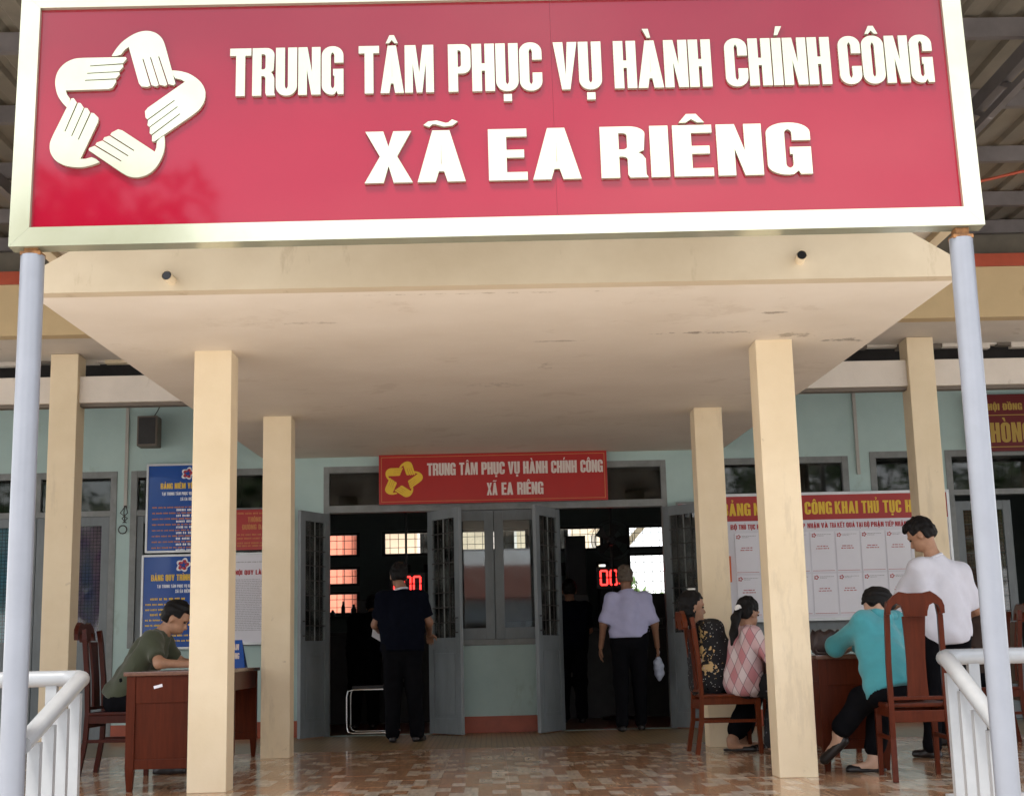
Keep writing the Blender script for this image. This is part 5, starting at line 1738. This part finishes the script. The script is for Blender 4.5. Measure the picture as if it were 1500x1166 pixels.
# man standing in white shirt
J = dict(pel=(3.33, 10.22, .90), chest=(3.305, 10.22, 1.23), neck=(3.265, 10.21, 1.43), head=(3.195, 10.23, 1.595), shL=(3.125, 10.13, 1.345), shR=(3.48, 10.27, 1.315), elL=(3.00, 10.28, 1.12), elR=(3.60, 10.34, 1.05), wrL=(2.95, 10.50, 1.01), wrR=(3.50, 10.52, .96),
         hipL=(3.22, 10.22, .88), hipR=(3.41, 10.26, .88), knL=(3.20, 10.28, .48), knR=(3.47, 10.34, .48), anL=(3.17, 10.26, .088), anR=(3.55, 10.42, .088), ftL=(-.6, .75, 0), ftR=(.2, .95, 0))
person('standing man in untucked white shirt looking down over the woman in teal', J, (-.72, .42, -.55), (-.35, .25, .9), skin='skin', top='cloth_white', sleeve=.75, bottom='cloth_black', girth=1.02, hem=.10, loose=1.05, seed=14, collar='cloth_white')
# man in dark brown, mostly hidden
J = dict(pel=(4.05, 11.55, .55), chest=(4.02, 11.57, .87), neck=(4.0, 11.58, 1.04), head=(3.955, 11.60, 1.155), shL=(3.96, 11.40, .96), shR=(4.07, 11.75, .96), elL=(3.88, 11.38, .74), elR=(4.02, 11.83, .74), wrL=(3.68, 11.48, .64), wrR=(3.78, 11.78, .64),
         hipL=(4.0, 11.47, .54), hipR=(4.08, 11.63, .54), knL=(3.66, 11.55, .50), knR=(3.72, 11.72, .50), anL=(3.68, 11.56, .088), anR=(3.74, 11.72, .088), ftL=(-1, .2, 0), ftR=(-1, .2, 0))
person('seated man in dark brown shirt half hidden behind the man in white', J, (-.93, .05, -.3), (-.3, 0, .95), skin='skin_dark', top='cloth_brown', sleeve=.7, bottom='cloth_black', seed=16)
# two visitors deep in the hall
J = dict(pel=(-1.50, 16.9, .90), chest=(-1.44, 17.05, 1.18), neck=(-1.42, 17.14, 1.32), head=(-1.41, 17.22, 1.43), shL=(-1.62, 17.05, 1.25), shR=(-1.24, 17.07, 1.25), elL=(-1.66, 17.2, 1.0), elR=(-1.20, 17.25, 1.0), wrL=(-1.55, 17.42, 1.0), wrR=(-1.30, 17.45, 1.0),
         hipL=(-1.59, 16.9, .88), hipR=(-1.41, 16.9, .88), knL=(-1.60, 16.95, .48), knR=(-1.40, 16.95, .48), anL=(-1.61, 16.9, .085), anR=(-1.39, 16.9, .085), ftL=(0, 1, 0), ftR=(0, 1, 0))
person('stooping visitor in black inside the hall beyond the chrome chair', J, (.1, .9, -.4), (0, .4, .9), skin='skin_dark', top='cloth_black', sleeve=1.6, bottom='cloth_black', girth=1.15, hem=.05, loose=1.1, seed=21)
J = dict(pel=(.98, 17.0, .90), chest=(.98, 17.02, 1.25), neck=(.98, 17.03, 1.42), head=(.98, 17.06, 1.56), shL=(.80, 17.02, 1.34), shR=(1.16, 17.02, 1.34), elL=(.76, 17.08, 1.08), elR=(1.21, 17.08, 1.08), wrL=(.86, 17.28, 1.08), wrR=(1.12, 17.28, 1.05),
         hipL=(.89, 17.0, .88), hipR=(1.07, 17.0, .88), knL=(.88, 17.03, .48), knR=(1.08, 17.03, .48), anL=(.87, 17.0, .085), anR=(1.09, 17.0, .085), ftL=(0, 1, 0), ftR=(0, 1, 0))
person('dark clothed visitor waiting at the counter inside the right doorway', J, (0, .98, -.2), (0, .2, 1), skin='skin_dark', top='cloth_navy', sleeve=.7, bottom='cloth_black', girth=1.08, hem=.05, loose=1.1, seed=23)
# things they hold
o = MB().add([(-1.03, 14.22, 1.16), (-1.02, 14.30, .92), (-1.18, 14.22, 1.02), (-1.15, 14.17, 1.20), (-1.032, 14.222, 1.162), (-1.022, 14.302, .922), (-1.182, 14.222, 1.022), (-1.152, 14.172, 1.202)], [(0, 1, 2, 3), (7, 6, 5, 4), (0, 4, 5, 1), (1, 5, 6, 2), (2, 6, 7, 3), (3, 7, 4, 0)]).build('paper_sheet', 'paper_white')
tag(o, 'white paper sheet held by the man in the dark polo', 'paper')
bg = []
bg.append(('e', A_((1.785, 14.97, .62)), I3, (.055, .05, .12)))
bg.append(('c', A_((1.785, 14.97, .70)), A_((1.785, 14.965, .80)), .03, .012))
o = link('plastic_bag', blob_mesh([blob(bg, .009, .03, fold=.006, ff=60)], 'plastic_bag'), 'bag_film')
tag(o, 'thin bluish plastic bag hanging from the grey-haired man\'s hand', 'bag')
hcp = MB().box(1.640, 11.51, 1.292, 1.70, 11.57, 1.306, bev=.004).build('hair_clip', 'scrunchie_white')
tag(hcp, 'pale hair clip on the head of the woman in dotted blouse', 'hair clip')

for i, (x, y_, rz, lb) in enumerate(((-2.20, 10.50, 12, 'white form under the hands of the man in olive'), (-2.22, 9.75, -8, 'loose white sheet on the near part of the sticker desk'), (2.42, 9.62, 15, 'white form under the hands of the woman in teal'), (2.52, 11.75, -10, 'white form on the desk behind the blue water jug'))):
    m = MB()
    n = 6
    vs = [((j/n-.5)*.21, (k-.5)*.297, .0012+.0022*math.sin(j*1.3+i)*(j/n)) for k in range(2) for j in range(n+1)]
    m.add(vs, [(j, j+1, n+2+j, n+1+j) for j in range(n)])
    vs2 = [(a, b, c-.0009) for a, b, c in vs]
    m.add(vs2, [(n+1+j, n+2+j, j+1, j) for j in range(n)])
    o = m.build('paper_form', 'paper_white')
    o.location = (x, y_, .7512)
    o.rotation_euler = (0, 0, R(rz))
    tag(o, lb, 'paper', 'forms lying on the desks')
# ------------------------------------------------------------------ inside the hall
ct = thing('service_counter', (0, 18.3, 0), 'long dark service counter inside the hall', 'counter')
B('front', 'dark_furniture', ct, -3.0, 18.1, .0, 3.2, 18.16, 1.1)
B('top', 'dark_furniture', ct, -3.05, 18.0, 1.101, 3.25, 18.7, 1.14)
rr = random.Random(5)
for i, x in enumerate((-2.35, -1.45, .45, 1.05, 2.3)):
    m = thing('computer_monitor', (x, 18.4, 1.141), ['black monitor on the counter by the rear left window', 'black monitor behind the man in dark polo', 'black monitor seen through the middle window', 'black monitor beside the right doorway', 'black monitor under the bright rear window'][i], 'monitor', 'monitors on the service counter')
    B('screen', 'black_plastic', m, x-.26, 18.40, 1.24, x+.26, 18.44, 1.56, bev=.006)
    B('stand', 'black_plastic', m, x-.03, 18.42, 1.15, x+.03, 18.46, 1.3)
    B('foot', 'black_plastic', m, x-.12, 18.36, 1.1412, x+.12, 18.52, 1.155)
for i, (x0, x1, z0, z1, y_) in enumerate(((1.14, 1.43, .0, 2.50, 20.35), (-.75, -.35, .0, 1.95, 20.2), (1.62, 2.0, 0, 1.9, 20.3))):
    c = thing('filing_cabinet', ((x0+x1)/2, y_, 0), ['tall dark cabinet before the rear window of the right doorway', 'dark cabinet behind the left doorway\'s inner edge', 'dark cabinet beside the tall one at the rear wall'][i], 'cabinet')
    B('carcass', 'dark_furniture', c, x0, y_, 0.0, x1, y_+.4, z1, bev=.005)
    for k in range(3): B('drawer', 'black_plastic', c, x0+.02, y_-.015, .1+k*(z1-.2)/3, x1-.02, y_-.001, .1+(k+1)*(z1-.2)/3-.02)
vb = random.Random(9)
for i in range(9):
    left = i < 5
    x = (-2.62+i*.155) if left else (2.18+(i-5)*.17)
    hgt = vb.uniform(.10, .24)
    r_ = vb.uniform(.03, .05)
    o = at(lathe([(r_*.8, 0), (r_, .02), (r_, hgt*.6), (r_*.5, hgt*.8), (r_*.45, hgt)], 12), x, YB-.12, 1.4255).build('bottle', 'black_plastic')
    tag(o, 'dark bottle on the rear window shelf facing the coral red house' if left else 'dark bottle on the rear window shelf facing the carport', 'bottle', 'bottles on the left rear shelf' if left else 'bottles on the right rear shelf')
def led(x0, z0, y_, label):
    t = thing('number_display', (x0, y_, z0), label, 'display', 'red number displays')
    dw, dh, s = .105, .20, .022
    B('case', 'black_plastic', t, x0-.04, y_, z0-.04, x0+.40, y_+.05, z0+dh+.04, bev=.005)
    B('hanger', 'black_plastic', t, x0+.15, y_+.01, z0+dh+.04, x0+.18, y_+.03, 3.5)
    for k in range(3):
        d = MB()
        x = x0+k*.125
        a, b = y_-.006, y_-.001
        for (p, q, r_, w) in ((.012, 0, dw-.012, s), (.012, dh-s, dw-.012, dh), (0, .014, s, dh/2-.008), (0, dh/2+.008, s, dh-.014), (dw-s, .014, dw, dh/2-.008), (dw-s, dh/2+.008, dw, dh-.014)):
            d.box(x+p, a, z0+q, x+r_, b, z0+w)
        d.build('digit', 'led_red', t)
led(-1.215, 1.635, 18.0, 'red digital number display partly hidden by the man in dark polo')
led(1.435, 1.655, 18.0, 'red digital number display beside the grey-haired man\'s head')
fn = thing('standing_fan', (1.57, 17.6, 0), 'dark standing fan silhouetted against the rear window in the right doorway', 'fan')
at(lathe([(.2, .001), (.2, .03), (.03, .05), (.02, .06)]), 1.57, 17.6, 0).build('base', 'black_plastic', fn)
MB().tube([(1.57, 17.6, .05), (1.57, 17.6, 2.05)], .016, 10).build('pole', 'black_plastic', fn)
m = MB()
for ry in (.06, .14, .22, .26):
    m.tube([(1.57+ry*math.cos(a*math.pi/14), 17.55, 2.2+ry*math.sin(a*math.pi/14)) for a in range(29)], .004, 6, caps=False)
m.build('guard', 'black_plastic', fn)
for k in range(5):
    a = k*2*math.pi/5
    MB().add([(1.57+.03*math.cos(a), 17.57, 2.2+.03*math.sin(a)), (1.57+.22*math.cos(a-.3), 17.56, 2.2+.22*math.sin(a-.3)), (1.57+.22*math.cos(a+.35), 17.60, 2.2+.22*math.sin(a+.35)), (1.57+.03*math.cos(a+.8), 17.60, 2.2+.03*math.sin(a+.8))], [(0, 1, 2, 3)]).build('blade', 'dark_furniture', fn)
B('motor', 'black_plastic', fn, 1.52, 17.58, 2.14, 1.62, 17.74, 2.26, bev=.02)
fc = thing('tubular_chair', (-1.30, 15.55, 0), 'chrome tube waiting chair just inside the left doorway', 'chair')
for s in (0, .44):
    m = MB().tube([(-1.02, 15.45+s, .45), (-1.10, 15.45+s, .475), (-1.48, 15.45+s, .475), (-1.545, 15.45+s, .46), (-1.56, 15.45+s, .40), (-1.56, 15.45+s, .08), (-1.545, 15.45+s, .03), (-1.50, 15.45+s, .014), (-1.0, 15.45+s, .014)], .011, 10)
    m.build('side_tube', 'chrome', fc)
    MB().tube([(-1.02, 15.45+s, .45), (-.98, 15.45+s, .9)], .011, 8).build('back_tube', 'chrome', fc)
MB().tube([(-1.52, 15.45, .085), (-1.52, 15.89, .085)], .009, 8).build('cross_tube', 'chrome', fc)
MB().tube([(-1.0, 15.45, .014), (-1.0, 15.89, .014)], .009, 8).build('cross_tube', 'chrome', fc)
B('seat', 'black_plastic', fc, -1.5, 15.46, .487, -1.03, 15.88, .515, bev=.008)
B('back', 'black_plastic', fc, -1.02, 15.46, .62, -.99, 15.88, .9, bev=.008)
for i, (x, y_, z, lb) in enumerate(((4.62, 17.2, 3.18, 'lit globe ceiling lamp seen through the transom above the public board'), (-4.75, 17.4, 3.30, 'lit ceiling lamp seen through the transom over the blue curtains'))):
    t = thing('ceiling_lamp', (x, y_, z), lb, 'lamp')
    at(lathe([(.03, .0), (.09, .02), (.12, .06), (.11, .10), (.04, .12)]), x, y_, z).build('globe', 'lamp_white', t)
    MB().tube([(x, y_, z+.115), (x, y_, 3.5)], .015, 8).build('stem', 'conduit_grey', t)

# ------------------------------------------------------------------ behind the hall
rh = thing('rear_house', (-5, 29, GZ), 'coral red plastered house seen through the rear left windows', 'house')
B('wall', 'outer_red_wall', rh, -9, 29, GZ, -2.98, 33, 4.6)
for x in (-5.4, -4.3, -3.25): B('pilaster', 'outer_red_wall', rh, x, 28.88, GZ, x+.25, 28.999, 4.5)
B('roof', 'outer_roof', rh, -9.3, 28.5, 4.601, -2.75, 33.3, 4.8)
bh = thing('rear_house', (0, 31, GZ), 'beige rendered house with grey eaves seen through the rear middle windows', 'house')
B('wall', 'outer_beige_wall', bh, -2.45, 31, GZ, 2.5, 35, 5.2)
B('roof', 'outer_roof', bh, -2.9, 30.2, 5.2, 3.0, 35.4, 5.4)
for x in (-1.55, .1, 1.3):
    w = B('window', 'outer_white', bh, x, 30.94, 1.6, x+.55, 30.999, 3.6)
    B('pane', 'dark_glass', w, x+.06, 30.92, 1.66, x+.49, 30.939, 3.54)
cp = thing('carport', (3.2, 24, GZ), 'beige carport roof with sloping beam outside the rear right window', 'shed')
MB().add([(1.9, 22.2, 2.95), (4.8, 22.2, 3.5), (4.8, 26.5, 3.6), (1.9, 26.5, 3.05), (1.9, 22.2, 3.03), (4.8, 22.2, 3.58), (4.8, 26.5, 3.68), (1.9, 26.5, 3.13)], [(0, 1, 2, 3), (7, 6, 5, 4), (0, 4, 5, 1), (1, 5, 6, 2), (2, 6, 7, 3), (3, 7, 4, 0)]).build('roof', 'outer_beige_wall', cp)
for x, z in ((2.0, 2.97), (4.7, 3.45)):
    for y_ in (22.4, 26.2): B('post', 'outer_white', cp, x-.06, y_, GZ, x+.06, y_+.12, z+.03)
MB().bar((1.95, 22.35, 2.2), (2.75, 22.35, 3.08), .08, .10).build('brace', 'outer_beige_wall', cp)

def tree_meshes(seed, h, spread, leaves, lsize):
    r = random.Random(seed)
    tr = MB()
    top = Vector((r.uniform(-.3, .3), r.uniform(-.3, .3), h*.55))
    tr.tube([(0, 0, 0), tuple(top*.4+Vector((.08, .05, 0))), tuple(top)], [h*.028, h*.022, h*.014], 10)
    tips = []
    for i in range(9):
        a = i*2.4
        b0 = top*r.uniform(.55, 1.0)
        e = Vector((math.cos(a)*spread*r.uniform(.4, .8), math.sin(a)*spread*r.uniform(.4, .8), h*r.uniform(.55, .95)))
        mid = (b0+e)/2+Vector((0, 0, .12*h*r.uniform(0, 1)))
        tr.tube([tuple(b0), tuple(mid), tuple(e)], [h*.011, h*.008, h*.004], 6)
        tips += [e, mid, (e+mid)/2]
    cl = [p+Vector((r.gauss(0, spread*.22), r.gauss(0, spread*.22), r.gauss(0, h*.06))) for p in tips for _ in range(2)]
    lf = MB()
    vs, fs = [], []
    for i in range(leaves):
        c = r.choice(cl)
        d = Vector((r.gauss(0, 1), r.gauss(0, 1), r.gauss(0, .8)))
        d = d.normalized()*(spread*.24*r.random()**.5)
        p = c+d
        a = Vector((r.gauss(0, 1), r.gauss(0, 1), r.gauss(0, .6))).normalized()
        b = a.cross(Vector((r.gauss(0, 1), r.gauss(0, 1), r.gauss(0, 1)))).normalized()
        s = lsize*r.uniform(.6, 1.3)
        k = len(vs)
        vs += [tuple(p-a*s), tuple(p+b*s*.42), tuple(p+a*s), tuple(p-b*s*.42)]
        fs.append((k, k+1, k+2, k+3))
    lf.add(vs, fs)
    return tr.mesh('trunk'), lf.mesh('crown')
TM = [tree_meshes(1, 8.5, 3.0, 5200, .17), tree_meshes(2, 7.0, 2.6, 4600, .16), tree_meshes(3, 2.6, 1.3, 2600, .11)]
def tree(kind, x, y_, s, rz, label, m='leaf_green', group='trees around the yard'):
    t = thing('broadleaf_tree' if kind < 2 else 'shrub', (x, y_, GZ), label, 'tree' if kind < 2 else 'shrub', group, R(rz))
    t.scale = (s, s, s)
    for nm, me, mm in (('trunk', TM[kind][0], 'bark'), ('crown', TM[kind][1], m)):
        o = bpy.data.objects.new(nm, me)
        COL.objects.link(o)
        o.parent = t
        if not me.materials: me.materials.append(MATS[mm])
    return t
TL = [(0, -7.4, -14, 1.50, 0, 'tall tree mirrored widest in the lower left corner of the red sign'), (0, -8.2, -14.5, 1.44, 80, 'tall slim tree mirrored below the emblem of the red sign'), (1, -12.4, -14.5, .98, 150, 'tree mirrored in the transom over the blue curtained door'), (0, -16.6, -16, .95, 200, 'bushy tree at the far left end of the yard'),
      (1, 8.6, -15, 1.15, 40, 'dense tree mirrored in the transom above the public board'), (0, 12.2, -15, .97, 250, 'dense tree mirrored in the transom with the lit lamp'), (1, 16.2, -15, 1.1, 120, 'tree across the yard opposite the maroon room sign'), (1, 6.0, -17, 1.0, 300, 'tree across the yard opposite the right doorway')]
for k, x, y_, s_, rz, lb in TL:
    t = tree(k, x, y_, s_, rz, lb)
    if s_ > 1.4: t.scale = (s_*.55, s_*.8, s_)
L2 = 'pale green shrub growing behind the hall beyond the rear right window'
for i, x in enumerate((3.2, 4.6, 6.0, 7.4)): tree(2, x, 37+(i % 2), 1.25, i*70, L2, 'leaf_pale', 'shrubs behind the hall')

# low building across the yard, mirrored in the window panes
ob = thing('opposite_building', (0, -26, GZ), 'low blue grey building with brown roof across the yard, mirrored in the middle window', 'building')
mat('opposite_wall', (.30, .34, .38), .8, var=.15, scale=1)
mat('opposite_roof', (.20, .06, .04), .8, var=.2, scale=3)
B('wall', 'opposite_wall', ob, -13, -32, GZ, 15, -26, 3.1)
MB().add([(-13.6, -25.3, 3.0), (15.6, -25.3, 3.0), (15.6, -29, 4.5), (-13.6, -29, 4.5), (-13.6, -32.7, 3.0), (15.6, -32.7, 3.0), (-13.6, -25.3, 3.101), (15.6, -25.3, 3.101), (15.6, -29, 4.62), (-13.6, -29, 4.62), (-13.6, -32.7, 3.101), (15.6, -32.7, 3.101)], [(0, 1, 2, 3), (3, 2, 5, 4), (6, 9, 8, 7), (9, 10, 11, 8), (0, 6, 7, 1), (4, 5, 11, 10), (0, 3, 9, 6), (3, 4, 10, 9), (1, 7, 8, 2), (2, 8, 11, 5)]).build('roof', 'opposite_roof', ob)
for i in range(8):
    x = -11+i*3.3
    w = B('window', 'grey_frame_paint', ob, x, -26.001+.0, .4, x+1.4, -25.94, 2.2)
    B('pane', 'dark_glass', w, x+.08, -25.939, .48, x+1.32, -25.93, 2.12)
